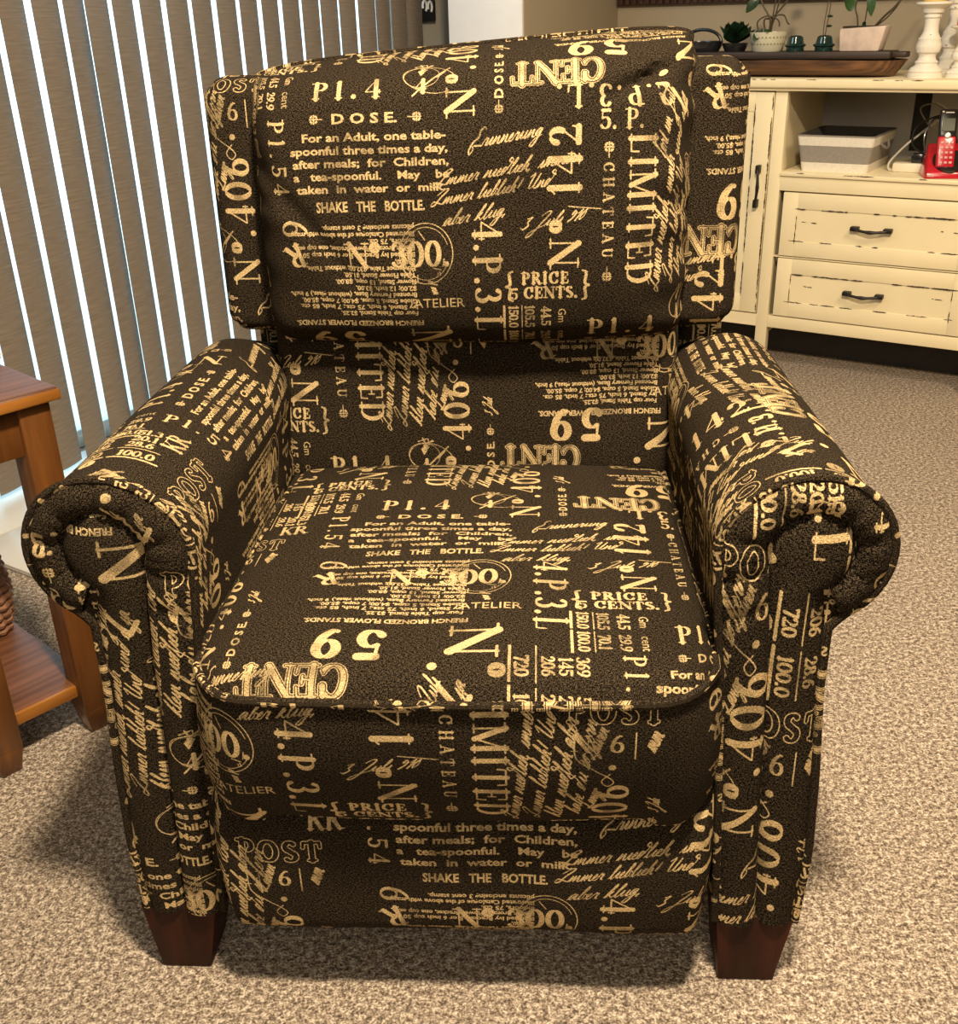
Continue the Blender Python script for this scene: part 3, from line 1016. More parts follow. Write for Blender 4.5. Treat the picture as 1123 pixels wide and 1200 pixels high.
seat.grid(P, uvgrid(P, (-.066, .303, .478), (0, 0), ic=30, jc=28), FAB, flip=False)
# band below the piping: left side, round the front, right side
path = []
for j in range(nj - 1, -1, -1):
    path.append(P[0][j])
for i in range(1, ni - 1):
    path.append(P[i][0])
for j in range(0, nj):
    path.append(P[ni - 1][j])
def band(path, z1, rows, bulge, wave=0.0):
    cx, cy = 0, .2
    Q = []
    m = len(path)
    for k, p in enumerate(path):
        a = Vector(path[max(k - 1, 0)]); c = Vector(path[min(k + 1, m - 1)])
        t = (c - a); t.z = 0; t.normalize()
        nrm = Vector((t.y, -t.x, 0))
        row = []
        for r in range(rows + 1):
            s = r / rows
            z = p[2] + (z1 - p[2]) * s
            off = bulge * max(0.0, math.sin(math.pi * min(1, s))) ** .8 - (.030 * s + .008 * s ** 6) * max(0.0, -nrm.y) ** 3
            off += wave * noise.noise(Vector((p[0] * 7, p[1] * 7, z * 9)))
            row.append((p[0] + nrm.x * off, p[1] + nrm.y * off, z))
        Q.append(row)
    return Q
Q = band(path, .285, 12, .014, .004)
mid = len(Q) // 2
seat.grid(Q, uvgrid(Q, (.039, -.100, .372), (.016, .142), ic=mid, flipv=-1), FAB, flip=True)
so = seat.build('seat_cushion', rec, ang=60)
b = B(); b.tube([(p[0] * 1.006, p[1] - .004 if 50 < k < 120 else p[1], p[2] - .001) for k, p in enumerate(path)], .0048, FAB, 8, uvf=True)
b.build('piping', so)
b = B(); qb = [q[-1] for q in Q if q[-1][1] < .05]
b.tube([(q[0], q[1] + .003, q[2]) for q in qb], .0028, FAB, 6, uvf=True); b.build('seam', so)

# --- footrest panel below the cushion
def panel_grid(x0, x1, z0, z1, yf, depth, bul, nx=48, nz=28, rc=.03, lean=0.0, flare=None):
    """a stuffed panel: front sheet that rolls back at its four edges"""
    P = []
    for i in range(nx):
        a = i / (nx - 1)
        row = []
        for j in range(nz):
            c = j / (nz - 1)
            # edge roll parameters
            def roll(t):
                e = .14
                if t < e:
                    k = (1 - t / e) * math.pi / 2
                    return -math.sin(k), 1 - math.cos(k)
                if t > 1 - e:
                    k = (1 - (1 - t) / e) * math.pi / 2
                    return math.sin(k), 1 - math.cos(k)
                return 0.0, 0.0
            su, du = roll(a); sv, dv = roll(c)
            e = .14
            xx = x0 + rc + (x1 - x0 - 2 * rc) * min(max((a - e) / (1 - 2 * e), 0), 1) + su * rc
            zz = z0 + rc + (z1 - z0 - 2 * rc) * min(max((c - e) / (1 - 2 * e), 0), 1) + sv * rc
            uu = 2 * a - 1; vv = 2 * c - 1
            y = yf + depth * (1 - (1 - min(du, 1)) * (1 - min(dv, 1))) - bul * (1 - uu ** 4) * (1 - vv ** 4) + lean * (zz - z0)
            if flare: xx, y, zz = flare(xx, y, zz, uu, vv)
            row.append((xx, y, zz))
        P.append(row)
    return P
def fr_flare(x, y, z, u, v):
    return x * (1 - .035 * max(0, -v)), y + wob(x, z, 3, 8, .006) + .012 * max(0, v) ** 3, z - .004 * u * u * (v < 0)
P = panel_grid(-.288, .286, .094, .300, -.040, .10, .010, rc=.028, flare=fr_flare)
b = B(); b.grid(P, uvgrid(P, (.020, -.045, .199), (.013, -.1425), ic=24, jc=14), FAB)
b.box((-.25, .0, .12), (.25, .10, .27), FAB)
b.build('footrest_panel', rec, ang=60)

# --- lumbar cushion
def lum_flare(x, y, z, u, v):
    return x, y + wob(x, 0, z, 7, .008), z + .012 * (1 - u * u) * (v > .5)
P = panel_grid(-.292, .285, .425, .760, .488, .06, .016, rc=.03, lean=.09, flare=lum_flare)
b = B(); b.grid(P, uvgrid(P, (-.166, .50, .466), (0, 0), ic=24, jc=14), FAB)
b.build('lumbar_cushion', rec, ang=60)

# --- head cushion, gathered at its sides
def head_flare(x, y, z, u, v):
    g = max(0, (abs(u) - .62) / .38)
    pl = math.sin(z * 95 + 5 * u + 3 * noise.noise(Vector((z * 9, u * 2, 0))))
    amp = (.012 if u > 0 else .005) * g ** 1.2 * (1 - abs(v) ** 6)
    y += amp * pl + wob(x, 1, z, 9, .007)
    # deep drag folds from the left edge down and from the upper right corner
    d = (x + .255) * .78 + (z - .88) * .62
    y += .010 * math.exp(-(d / .012) ** 2) * (x < -.10) * max(0, 1 - abs(x + .22) / .13)
    d2 = (x - .18) * -.35 + (z - .955) * .94
    y += .020 * math.exp(-(d2 / .008) ** 2) * max(0, 1 - abs(x - .22) / .07)
    # the top edge climbs a little to the right, the bottom edge sags
    z += (.020 * (x + .05) / .3 - .018 * abs(u) ** 5) * max(0, v) ** .5 + (-.010 * (1 - u * u)) * max(0, -v)
    if u > .8: x -= .006 * abs(math.sin(z * 60)) * (u - .8) * 5
    return x, y, z
P = panel_grid(-.292, .290, .645, 1.016, .468, .11, .050, nx=110, nz=70, rc=.052, lean=.03, flare=head_flare)
b = B(); b.grid(P, uvgrid(P, (-.146, .44, .993), (0, 0), ic=54, jc=36), FAB)
hc = b.build('head_cushion', rec, ang=60)
b = B()
rim = [P[i][0] for i in range(110)] + [P[109][j] for j in range(1, 70)] + [P[i][69] for i in range(108, -1, -1)] + [P[0][j] for j in range(68, 0, -1)]
b.tube([(p[0], p[1] - .002, p[2]) for p in rim], .0042, FAB, 6, closed=True, uvf=True)
b.build('piping', hc)
b = B(); b.box((-.255, .565, .68), (.265, .66, .985), FAB, .03, 3); b.build('back_core', rec)

# --- side wings of the back and the outside back
def wing(x0, x1, anchor, tile, top):
    xo_ = x0 if abs(x0) > abs(x1) else x1
    sg_ = -1 if xo_ < 0 else 1
    R_ = .034
    def rnd_c(x, y, z, u, v):
        for zc, sz in ((top - R_, 1), (.648 + R_, -1)):
            dx = (x - (xo_ - sg_ * R_)) * sg_; dz = (z - zc) * sz
            if dx > 0 and dz > 0:
                m_ = max(dx, dz); h_ = math.hypot(dx, dz)
                x = xo_ - sg_ * R_ + sg_ * dx * m_ / h_; z = zc + sz * dz * m_ / h_
        return x, y, z
    P = panel_grid(x0, x1, .648, top, .530, .05, .006, nx=30, nz=60, rc=.024, lean=.03, flare=rnd_c)
    b = B(); b.grid(P, uvgrid(P, anchor, tile, ic=13, jc=30), FAB)
    b.box((x0 + .001, .575, .652), (x1 - .001, .685, top - .003), FAB, .030, 4)
    o = b.build('wing', rec, ang=60)
    xo = x0 if abs(x0) > abs(x1) else x1
    s = -1 if xo < 0 else 1
    pb = B()
    pb.tube([(xo - s * .002, .582, .68 + (top - .70) * k / 30) for k in range(31)], .0035, FAB, 6, uvf=True)
    pb.build('piping', o)
wing(-.362, -.235, (-.318, .53, .735), (.136, -.03), .990)
wing(.240, .362, (.352, .53, .835), (-.050, -.322), .999)
b = B(); b.box((-.355, .675, .16), (.368, .72, .97), FAB, .02, 3)
b.build('outside_back', rec)

# --- arms
def arm_profile(s):
    """closed run in x, z from the inner foot over the roll to the outer foot; s is the side"""
    pts = [(.292, .095), (.288, .20), (.281, .32), (.276, .42), (.268, .50)]
    cx, cz, R = .349, .577, .079
    a0, a1 = 193, -62
    n = 30
    for k in range(n + 1):
        a = math.radians(a0 + (a1 - a0) * k / n)
        Rx = R + .009 * max(0.0, -math.cos(a)) ** 1.5
        pts.append((cx + Rx * math.cos(a), cz + R * math.sin(a)))
    pts += [(.374, .492), (.374, .42), (.382, .30), (.386, .20), (.381, .095)]
    return pts

def resample(pts, n):
    A = np.array(pts); L = np.r_[0, np.cumsum(np.linalg.norm(np.diff(A, axis=0), axis=1))]
    t = np.linspace(0, L[-1], n)
    return [tuple(np.interp(x, L, A[:, k]) for k in range(A.shape[1])) for x in t]

def make_arm(s, tile, anchor, flipu, flipv, inner, outer, vs_=1.0):
    prof = resample(arm_profile(s), 110)
    n = 26
    P = []
    for (x, z) in prof:
        row = []
        for k in range(n):
            t = k / (n - 1)
            y = .002 + t * .655
            # the roll narrows and drops a little towards the back
            up = max(0, min(1, (z - .50) / .15))
            q = (1 - .16 * t ** 2 * up)
            xx = .349 + (x - .349) * (1 - .10 * t * t) if z > .49 else x
            zz = z - .012 * up * t + (-.040 * max(0, t - .80) / .2 * up)
            nn = 1 + wob(x * s, y, z, 6, .020)
            xx = .33 + (xx - .33) * nn
            if .27 < x < .29 and .15 < z < .50:
                xx -= .006 * math.sin(math.pi * (z - .15) / .35) * math.sin(math.pi * min(1, t * 1.2))
            row.append((s * xx, y, zz))
        P.append(row)
    b = B()
    b.grid(P, uvgrid(P, anchor, tile, ang=90, flipu=flipu, flipv=flipv), FAB, flip=(s > 0))
    back = [p[-1] for p in P]
    b.add(back, [list(range(len(back)))], FAB)
    arm = b.build('arm', rec, ang=60)
    # piping round the front edge
    b = B(); b.tube([(s * (x + (0.002 if x > .35 else -.001)), -.001, z) for x, z in prof], .0048, FAB, 8, uvf=True)
    b.build('piping', arm)
    # front: the inner band that turns into the pleated ring
    cx, cz = .349, .577
    m = 120; nr = 12
    outer_e = resample([p for p in arm_profile(s)][:-5], m)
    inn = [(.322, .095), (.323, .30), (.322, .45), (.316, .52)]
    for k in range(31):
        a = math.radians(205 + (-62 - 205) * k / 30)
        inn.append((cx + .043 * math.cos(a), cz + .043 * math.sin(a)))
    inn += [(.374, .512)] if False else []
    # match by station: straight part first, then by angle
    def outer_at(k):
        t = k / (m - 1)
        if t < .62:
            z = .095 + (.545 - .095) * t / .62
            return (float(np.interp(z, [.095, .20, .32, .42, .50, .56], [.292, .288, .281, .276, .268, .2625])), z)
        a = math.radians(204 + (-62 - 204) * (t - .62) / .38)
        return (cx + (.079 + .009 * max(0.0, -math.cos(a)) ** 1.5) * math.cos(a), cz + .079 * math.sin(a))
    def inner_at(k):
        t = k / (m - 1)
        if t < .62:
            z = .095 + (.560 - .095) * t / .62
            return (float(np.interp(z, [.095, .30, .45, .53, .57], [.338, .328, .322, .316, .3105])), z)
        a = math.radians(204 + (-62 - 204) * (t - .62) / .38)
        return (cx + .003 + .0415 * math.cos(a), cz + .0415 * math.sin(a))
    P = []
    for k in range(m):
        o_, i_ = outer_at(k), inner_at(k)
        t = k / (m - 1)
        row = []
        for r in range(nr + 1):
            c = r / nr
            x = o_[0] + (i_[0] - o_[0]) * c; z = o_[1] + (i_[1] - o_[1]) * c
            puff = .013 * math.sin(math.pi * c) ** .6
            if t > .56:
                a = (t - .62) / .38 * 266
                ph = (a % 38) / 38
                crease = math.exp(-((min(ph, 1 - ph)) * 38 / 3.2) ** 2)
                puff *= 1 - .55 * crease
                puff += .0016 * math.sin(a * .5 + c * 3)
            row.append((s * x, .000 - puff + (.004 if r == nr else 0), z))
        P.append(row)
    UV = []
    for row in P:
        UV.append([((inner[1][0] + (p[0] - inner[0][0])) / TILE, (inner[1][1] + (p[2] - inner[0][1]) / vs_) / TILE) for p in row])
    b = B(); b.grid(P, UV, FAB, flip=(s < 0))
    bk_ = [(s * x, .0035, z) for x, z in prof]
    b.add(bk_, [list(range(len(bk_)))], FAB, [(p[0] / TILE, p[2] / TILE) for p in bk_])
    b.build('pleated_front', arm, ang=70)
    # outer band running up into the round end
    zs = list(np.linspace(.095, .49, 24)) + [cz + .0425 * math.sin(math.radians(a)) for a in np.linspace(-72, 90, 30)]
    P = []
    for z in zs:
        if z < .56:
            xl = float(np.interp(z, [.095, .30, .45, .53, .57], [.338, .328, .322, .316, .3105]))
        else:
            xl = cx + .003 - math.sqrt(max(.0425 ** 2 - (z - cz) ** 2, 0))
        if z < .515:
            xr = float(np.interp(z, [.095, .20, .30, .42, .50, .515], [.381, .386, .382, .375, .374, .372]))
        else:
            w_ = math.sqrt(max(.0425 ** 2 - (z - cz) ** 2, 0))
            xr = cx + .003 + w_
            k = min(1, max(0, (z - .515) / .03))
            xr = .374 * (1 - k) + xr * k if z < .545 else xr
        row = []
        for r in range(13):
            c = r / 12
            d = math.sin(math.pi * c) ** .55
            cap = 1.0 if z < .57 else math.sqrt(max(0, 1 - ((z - .57) / (cz + .0425 - .57)) ** 2))
            puff = .013 * d * (.25 + .75 * cap) + (.004 if z > .5 else 0) * cap * d
            row.append((s * (xl + (xr - xl) * c), .003 - puff, z))
        P.append(row)
    UV = [[((outer[1][0] + (p[0] - outer[0][0])) / TILE, (outer[1][1] + (p[2] - outer[0][1]) / vs_) / TILE) for p in row] for row in P]
    b = B(); b.grid(P, UV, FAB, flip=(s > 0))
    b.build('round_front', arm, ang=70)
make_arm(1, (-.022, -.432), (.318, .17, .640), 1, 1, ((.304, .242), (.136, -.03)), ((.350, .375), (.150, .222)), 1.3)
make_arm(-1, (.018, -.0385), (-.335, .30, .652), 1, -1, ((-.297, .222), (.085, -.1)), ((-.345, .168), (.07, -.045)))

# --- body between the arms and under the seat
b = B(); b.box((-.262, .05, .10), (.262, .66, .42), FAB, .02, 2); b.build('seat_base', rec)

# --- legs
def leg(xo_t, xi_t, xo_b, xi_b, y0, y1, yb0, yb1, z=.100):
    s = 1 if xo_t > 0 else -1
    a, c = (xi_b, xo_b) if s > 0 else (xo_b, xi_b)
    d, e = (xi_t, xo_t) if s > 0 else (xo_t, xi_t)
    b = B()
    b.hexa([(a, yb0, 0), (c, yb0, 0), (c, yb1, 0), (a, yb1, 0), (d, y0, z), (e, y0, z), (e, y1, z), (d, y1, z)], M['leg'], .003)
    return b.build('leg', rec)
leg(-.393, -.300, -.379, -.318, -.002, .080, -.004, .060)
leg(.383, .292, .366, .300, -.002, .080, -.004, .060)
leg(-.360, -.290, -.350, -.305, .60, .67, .63, .685)
leg(.360, .290, .350, .305, .60, .67, .63, .685)

# ------------------------------------------------------------------ the distressed cream cabinet
CB = 3.26                                   # front plane
cab = empty('media_cabinet', RP(-0.723, CB), ROOM_ROT,
            label='distressed cream cabinet with black pulls and an open shelf behind the recliner', cat='cabinet')
CR, WN = M['cream'], M['worn']
rc = random.Random(7)
def chips(b, p0, p1, nrm, n, w=.003, ln=(.006, .03), cover=(0, 1)):
    """irregular chips where the paint is worn off, along an edge from p0 to p1 (front faces -y)"""
    p0, p1 = Vector(p0), Vector(p1)
    t = (p1 - p0).normalized(); L = (p1 - p0).length
    up = t.cross(Vector(nrm)).normalized()
    for _ in range(n):
        c = p0 + t * L * rc.uniform(*cover)
        l = rc.uniform(*ln); k = max(4, int(l / .004))
        top, bot = [], []
        for i in range(k + 1):
            e = max(0.0, math.sin(math.pi * i / k)) ** .5
            q = c + t * (l * (i / k - .5)) + Vector(nrm) * .0006
            top.append(q + up * w * rc.uniform(.1, .5) * e); bot.append(q - up * w * rc.uniform(.1, .5) * e)
        vs = top + bot[::-1]
        b.add(vs, [list(range(len(vs)))], WN)
W2 = .68
# carcass
b = B()
dep = .43
for x in (-W2, W2):                                        # end panels
    s = 1 if x > 0 else -1
    b.box((min(x, x - s * .02), .0, .0), (max(x, x - s * .02), dep, .828), CR, .001)
for x in (-.302, .330):                                    # stiles flanking the open middle
    s = 1 if x > 0 else -1
    b.box((x - .018, -.0, .0), (x + .018, .03, .828), CR, .0015)
    b.box((x - .010, .03, .10), (x + .010, dep - .012, .828), CR)
b.box((-.284, .001, .127), (.312, .03, .165), CR, .0015)     # bottom rail
b.box((-.284, .001, .547), (.312, .03, .590), CR, .0015)     # rail over the drawers
b.box((-.284, .001, .350), (.312, .02, .353), CR)
b.box((-W2, .001, .127), (-.32, .02, .165), CR); b.box((.348, .001, .127), (W2, .02, .165), CR)
b.box((-W2 + .02, .03, .127), (W2 - .02, dep - .01, .145), CR)
b.box((-.284, -.006, .590), (.312, dep - .012, .602), CR, .002)   # open shelf board with a lip
chips(b, (-.284, -.0065, .6), (.312, -.0065, .6), (0, -1, 0), 9, .0035, (.01, .05))
for x in (-W2 + .02, W2 - .02):
    b.box((x - .02, dep - .04, 0), (x + .02, dep, .13), CR)
b.build('carcass', cab)
b = B(); b.box((-W2 + .02, .185, .0), (W2 - .02, .20, .127), M['slot']); b.build('under_shade_board', cab)  # dark board added for the shadow under the cabinet, shade as colour
b = B()
b.box((-.300, dep - .012, .13), (-.015, dep - .004, .828), M['cab_back'])
b.box((.035, dep - .012, .13), (.300, dep - .004, .828), M['cab_back'])
b.box((-.015, dep - .012, .13), (.035, dep - .004, .625), M['cab_back']); b.box((-.015, dep - .012, .80), (.035, dep - .004, .828), M['cab_back'])
b.box((-.284, dep - .020, .795), (.312, dep - .012, .828), M['cab_back'])
b.box((-.015, dep - .003, .62), (.035, dep - .001, .81), M['slot'])
for sx in (-1, 1):
    b.box((sx * .49 - .17, dep - .012, .13), (sx * .49 + .17, dep - .004, .828), M['cab_back'])
b.build('back_board', cab)
b = B()
b.box((-W2 - .022, -.022, .834), (W2 + .022, dep + .012, .860), CR, .006, 3)
b.box((-W2 - .012, -.012, .826), (W2 + .012, dep + .006, .836), CR, .003)
chips(b, (-W2, -.0225, .858), (W2, -.0225, .858), (0, -1, 0), 16, .0028, (.008, .035))
chips(b, (.04, -.015, .8603), (.12, -.015, .8603), (0, 0, 1), 2, .006, (.03, .05))
b.build('top', cab)

def pull(b, c, L, vert=False):
    pts = []
    for k in range(13):
        t = k / 12 * 2 - 1
        o = -.020 - .006 * (1 - t * t)
        sag = -.006 * (1 - t * t)
        pts.append((c[0] + t * L / 2, c[1] + o, c[2] + sag) if not vert else (c[0] - sag, c[1] + o, c[2] + t * L / 2))
    b.tube(pts, [.0042 + .0018 * math.exp(-((k - 6) / 1.2) ** 2) for k in range(13)], M['iron'], 8)
    for sgn in (-1, 1):
        e = (c[0] + sgn * L / 2, c[1], c[2]) if not vert else (c[0], c[1], c[2] + sgn * L / 2)
        if not vert:
            b.box((e[0] - .012, e[1] - .024, e[2] - .006), (e[0] + .012, e[1] + .0, e[2] + .006), M['iron'], .002)
        else:
            b.box((e[0] - .006, e[1] - .024, e[2] - .012), (e[0] + .006, e[1] + .0, e[2] + .012), M['iron'], .002)

def front_panel(x0, x1, z0, z1, rail, name, seed, vertical=False):
    b = B()
    y = -.002
    b.box((x0, y, z0), (x0 + rail, .017, z1), CR, .0008); b.box((x1 - rail, y, z0), (x1, .017, z1), CR, .0008)
    b.box((x0 + rail, y, z0), (x1 - rail, .017, z0 + rail), CR, .0008); b.box((x0 + rail, y, z1 - rail), (x1 - rail, .017, z1), CR, .0008)
    b.box((x0 + rail - .004, .0005, z0 + rail - .004), (x1 - rail + .004, .014, z1 - rail + .004), CR)
    f = (0, -1, 0)
    xi0, xi1, zi0, zi1 = x0 + rail, x1 - rail, z0 + rail, z1 - rail
    if not vertical:
        chips(b, (xi0, y, zi1), (xi1, y, zi1), f, 17, .0056, (.014, .06)); chips(b, (xi0, y, zi0), (xi1, y, zi0), f, 14, .0045, (.012, .05))
        chips(b, (xi0 - .001, y, zi0), (xi0 - .001, y, zi1), f, 5, .004, (.012, .05)); chips(b, (xi1, y, zi0), (xi1, y, zi1), f, 3, .004, (.012, .04))
        for (cx_, cz_) in ((x0 + .085, (z0 + z1) / 2 + .01), (x1 - .085, (z0 + z1) / 2 + .012)):
            chips(b, (cx_ - .02, .0005, cz_), (cx_ + .03, .0005, cz_ - .002), f, 3, .0045, (.006, .02))
    else:
        chips(b, (xi1, y, zi0), (xi1, y, zi1), f, 26, .0055, (.02, .08)); chips(b, (x1 - .002, y, z0), (x1 - .002, y, z1), f, 34, .0055, (.02, .09))
        chips(b, (x0, y, z1 - .001), (x1, y, z1 - .001), f, 6, .004, (.01, .05)); chips(b, (xi0, y, zi1), (xi1, y, zi1), f, 4, .002)
    return b.build(name, cab)
for (z0, z1) in ((.356, .543), (.169, .347)):
    dr = front_panel(-.268, .292, z0, z1, .046, 'drawer', 1)
    b = B(); pull(b, (0, .004, (z0 + z1) / 2 + .004), .094); b.build('handle', dr)
for sgn in (-1, 1):
    x0, x1 = (-.655, -.323) if sgn < 0 else (.351, .655)
    dr = front_panel(x0, x1, .169, .822, .054, 'door', 2, True)
    b = B(); pull(b, (x1 - .026 if sgn < 0 else x0 + .026, -.002, .557), .10, True); b.build('handle', dr)
    
def onc(x, y, z=.0):
    """a place on the cabinet: x along its front, y back from it"""
    return RP(-0.723 + x, CB + y, z)

# ------------------------------------------------------------------ things in the open shelf
SH = .602
bk = empty('fabric_basket', onc(-.140, .155, SH), ROOM_ROT, label='grey fabric storage basket with two white stripes on the open shelf', cat='basket')
def tapered_band(b, z0, z1, mat, H=.103, t=.0):
    def half(z):
        k = z / H
        return (.096 + .016 * k + t, .120 + .018 * k + t)
    n = 3
    rings = []
    for z in (z0, (z0 + z1) / 2, z1):
        hx, hy = half(z)
        r = .012
        ring_ = []
        for (sx, sy, a0) in ((1, 1, 0), (-1, 1, 90), (-1, -1, 180), (1, -1, 270)):
            for q in range(5):
                a = math.radians(a0 + q * 22.5)
                ring_.append((sx * (hx - r) + r * math.cos(a), sy * (hy - r) + r * math.sin(a), z))
        rings.append(ring_)
    m = len(rings[0]); vs = [p for r_ in rings for p in r_]
    fs = [[i * m + k, i * m + (k + 1) % m, (i + 1) * m + (k + 1) % m, (i + 1) * m + k] for i in range(2) for k in range(m)]
    b.add(vs, fs, mat)
    return rings
b = B()
tapered_band(b, 0, .026, M['whitecanvas']); tapered_band(b, .026, .074, M['greycanvas']); r3 = tapered_band(b, .074, .099, M['whitecanvas']); r4 = tapered_band(b, .099, .104, M['greycanvas'])
b.add(tapered_band(B(), 0, .01, M['greycanvas'])[0], [list(range(20))[::-1]], M['greycanvas'])
b.build('body', bk)
b = B()
rr = tapered_band(b, .004, .104, M['darkcanvas'], t=-.005); b.f = [f[::-1] for f in b.f]
b.add(rr[0], [list(range(20))], M['darkcanvas'])
o_, i_ = r4[2], rr[2]
b.add(o_ + i_, [[k, (k + 1) % 20, 20 + (k + 1) % 20, 20 + k] for k in range(20)], M['darkcanvas'])
b.build('lining', bk)
b = B(); b.tube([(.108 + .012 * math.sin(math.pi * k / 12), -.05 + .1 * k / 12, .078 - .018 * math.sin(math.pi * k / 12)) for k in range(13)], .004, M['greycanvas'], 6)
b.build('handle', bk)

# power strip
ps = empty('power_strip', onc(.070, .125, SH), ROOM_ROT + .05, label='cream power strip lying between basket and red phone', cat='power strip')
b = B(); b.box((-.06, -.022, 0), (.06, .022, .026), M['whiteplastic'], .005); b.build('housing', ps)
b = B(); b.box((-.012, -.016, .0262), (.020, .016, .052), M['black'], .004); b.build('plug', ps)
def cord(name, pts, r, mat, label, origin):
    pts = crspline(pts, 8)
    b = B(); b.tube([tuple(p) for p in pts], r, mat, 8)
    o = b.build(name, loc=origin, rotz=ROOM_ROT)
    return tag(o, label, 'cable')
cord('power_cable', [(0.0, 0, .050), (-.012, .02, .10), (.010, .03, .145), (.045, .03, .125), (.075, .03, .085), (.06, .03, .05), (.0, .035, .045), (-.045, .04, .07), (-.04, .05, .12), (.02, .06, .15), (.09, .05, .14), (.15, .04, .09)],
     .0028, M['black'], 'looping black cord rising behind the cream power strip', onc(.090, .135, SH))
cord('data_cable', [(-.055, .03, .004), (-.075, .02, .004), (-.085, .06, .02), (-.06, .12, .06), (-.02, .16, .10), (.03, .20, .15), (-.01, .24, .17)],
     .0032, M['whitecanvas'], 'pale grey cable slanting up beside the fabric basket', onc(.075, .10, SH))
cord('antenna_cable', [(.0, .10, .10), (-.05, .12, .16), (-.02, .14, .175), (.03, .10, .16), (.09, .08, .14)],
     .0020, M['greycanvas'], 'thin grey cable arching over the black cord', onc(.09, .12, SH))

# cordless phone on its base
ph = empty('cordless_phone', onc(.164, .062, SH), ROOM_ROT + math.radians(20), label='red cordless phone with black handset back standing in its red base', cat='telephone')
tilt = Matrix.Rotation(math.radians(-16), 4, 'X')
b = B()
b.hexa([(-.062, -.05, 0), (.075, -.05, 0), (.075, .06, 0), (-.062, .06, 0), (-.056, -.046, .018), (.070, -.046, .018), (.060, .055, .085), (-.046, .055, .085)], M['red'], .005)
b.build('base', ph)
b = B()
Mb = Matrix.Translation((.004, -.024, .034)) @ Matrix.Rotation(math.radians(33), 4, 'X')
vs = [(.044 * math.cos(a), .045 * math.sin(a) + .015, .006) for a in [k * math.pi / 16 for k in range(32)]]
b.add(vs + [(v[0], v[1], -.01) for v in vs], [list(range(32))] + [[k, 32 + k, 32 + (k + 1) % 32, (k + 1) % 32] for k in range(32)], M['black'], None, Mb)
b.build('cradle', ph)
b = B()
Mh = Matrix.Translation((-.010, -.030, .026)) @ Matrix.Rotation(math.radians(-18), 4, 'X')
b.box((-.024, -.012, -.0), (.024, .010, .085), M['red'], .006, 3, Mh)
hs = b.build('handset', ph)
b = B(); b.box((-.023, -.010, .082), (.023, .011, .158), M['black'], .006, 3, Mh); b.build('earpiece', hs)
b = B(); b.box((-.017, -.0125, .098), (.017, -.0095, .132), M['screen'], .001, 1, Mh); b.build('display', hs)
b = B(); b.lathe([(.0001, .004), (.006, .0035), (.0085, .001), (.009, 0)], M['silver'], (0, 0, 0), 16, 1, 1, Mh @ Matrix.Translation((0, -.012, .086)) @ Matrix.Rotation(math.radians(90), 4, 'X')); b.build('round_button', hs)
for r_ in range(5):
    for c_ in range(3):
        b = B(); b.box((-.0165 + c_ * .0125, -.0145, .010 + r_ * .0135), (-.0085 + c_ * .0125, -.0115, .0165 + r_ * .0135), M['keycap'], .001, 1, Mh); b.build('key', hs)
b = B(); b.box((-.010, -.0115, .146), (.012, -.0095, .149), M['silver'], 0, 1, Mh); b.box((-.019, -.0115, .148), (-.014, -.0095, .152), M['whiteplastic'], 0, 1, Mh); b.build('earpiece_trim', hs)
b = B(); b.box((-.054, -.0505, .006), (-.036, -.0475, .011), M['keycap']); b.build('badge', ph)
b = B(); b.box((.030, -.056, .004), (.066, -.046, .016), M['red'], .003); b.build('locator_button', ph)

# ------------------------------------------------------------------ things on the cabinet top
TP = .860
# long dough bowl
db = B()
n, mm = 44, 14
def bowl_pt(i, j, inset=0.0):
    t = -1 + 2 * i / n                                        # along
    a = math.pi * j / mm                                      # front rim over the bottom to the back rim
    w = (1 - abs(t) ** 5) ** .5 if abs(t) < 1 else 0
    L = .300
    w = max(w, .10)
    hz = .048 - .004 * abs(t)
    yy = -math.cos(a) * (.105 - inset) * w
    zz = hz * (1 - max(0.0, math.sin(a)) ** .55) + inset * math.sin(a)
    xx = t * (L - inset * 1.0) * (1 - .12 * (1 - zz / .048) * (abs(t) ** 3)) * (1.0)
    return (xx, yy, max(zz, 0) + .0)
Po = [[bowl_pt(i, j) for j in range(mm + 1)] for i in range(n + 1)]
Pi = [[bowl_pt(i, j, .012) for j in range(mm + 1)] for i in range(n + 1)]
Z0 = [[(0, 0)] * (mm + 1)] * (n + 1)
db.grid(Po, Z0, M['bowl']); db.grid(Pi, Z0, M['bowl'], flip=True)
for j in (0, mm):
    vs = [r[j] for r in Po] + [r[j] for r in Pi]
    db.add(vs, [[k, k + 1, n + 2 + k, n + 1 + k] for k in range(n)], M['bowl'])
for i in (0, n):
    vs = Po[i] + Pi[i]; db.add(vs, [[k, k + 1, mm + 2 + k, mm + 1 + k] for k in range(mm)], M['bowl'])
bo = db.build('dough_bowl', loc=onc(-.285, .110, TP), rotz=ROOM_ROT)
tag(bo, 'long rustic brown wooden dough bowl lying on the cream cabinet top', 'bowl')
# board across the bowl
bd = B()
bd.box((-.360, -.055, 0), (.262, .055, .020), M['plank'], .003)
bd.box((.262, -.026, .003), (.300, .026, .018), M['plank'], .003)
bdo = bd.build('serving_board', loc=onc(-.292, .128, TP + .0465), rotz=ROOM_ROT)
tag(bdo, 'dark wooden board lying across the dough bowl under the pots', 'board')
BT = TP + .0665

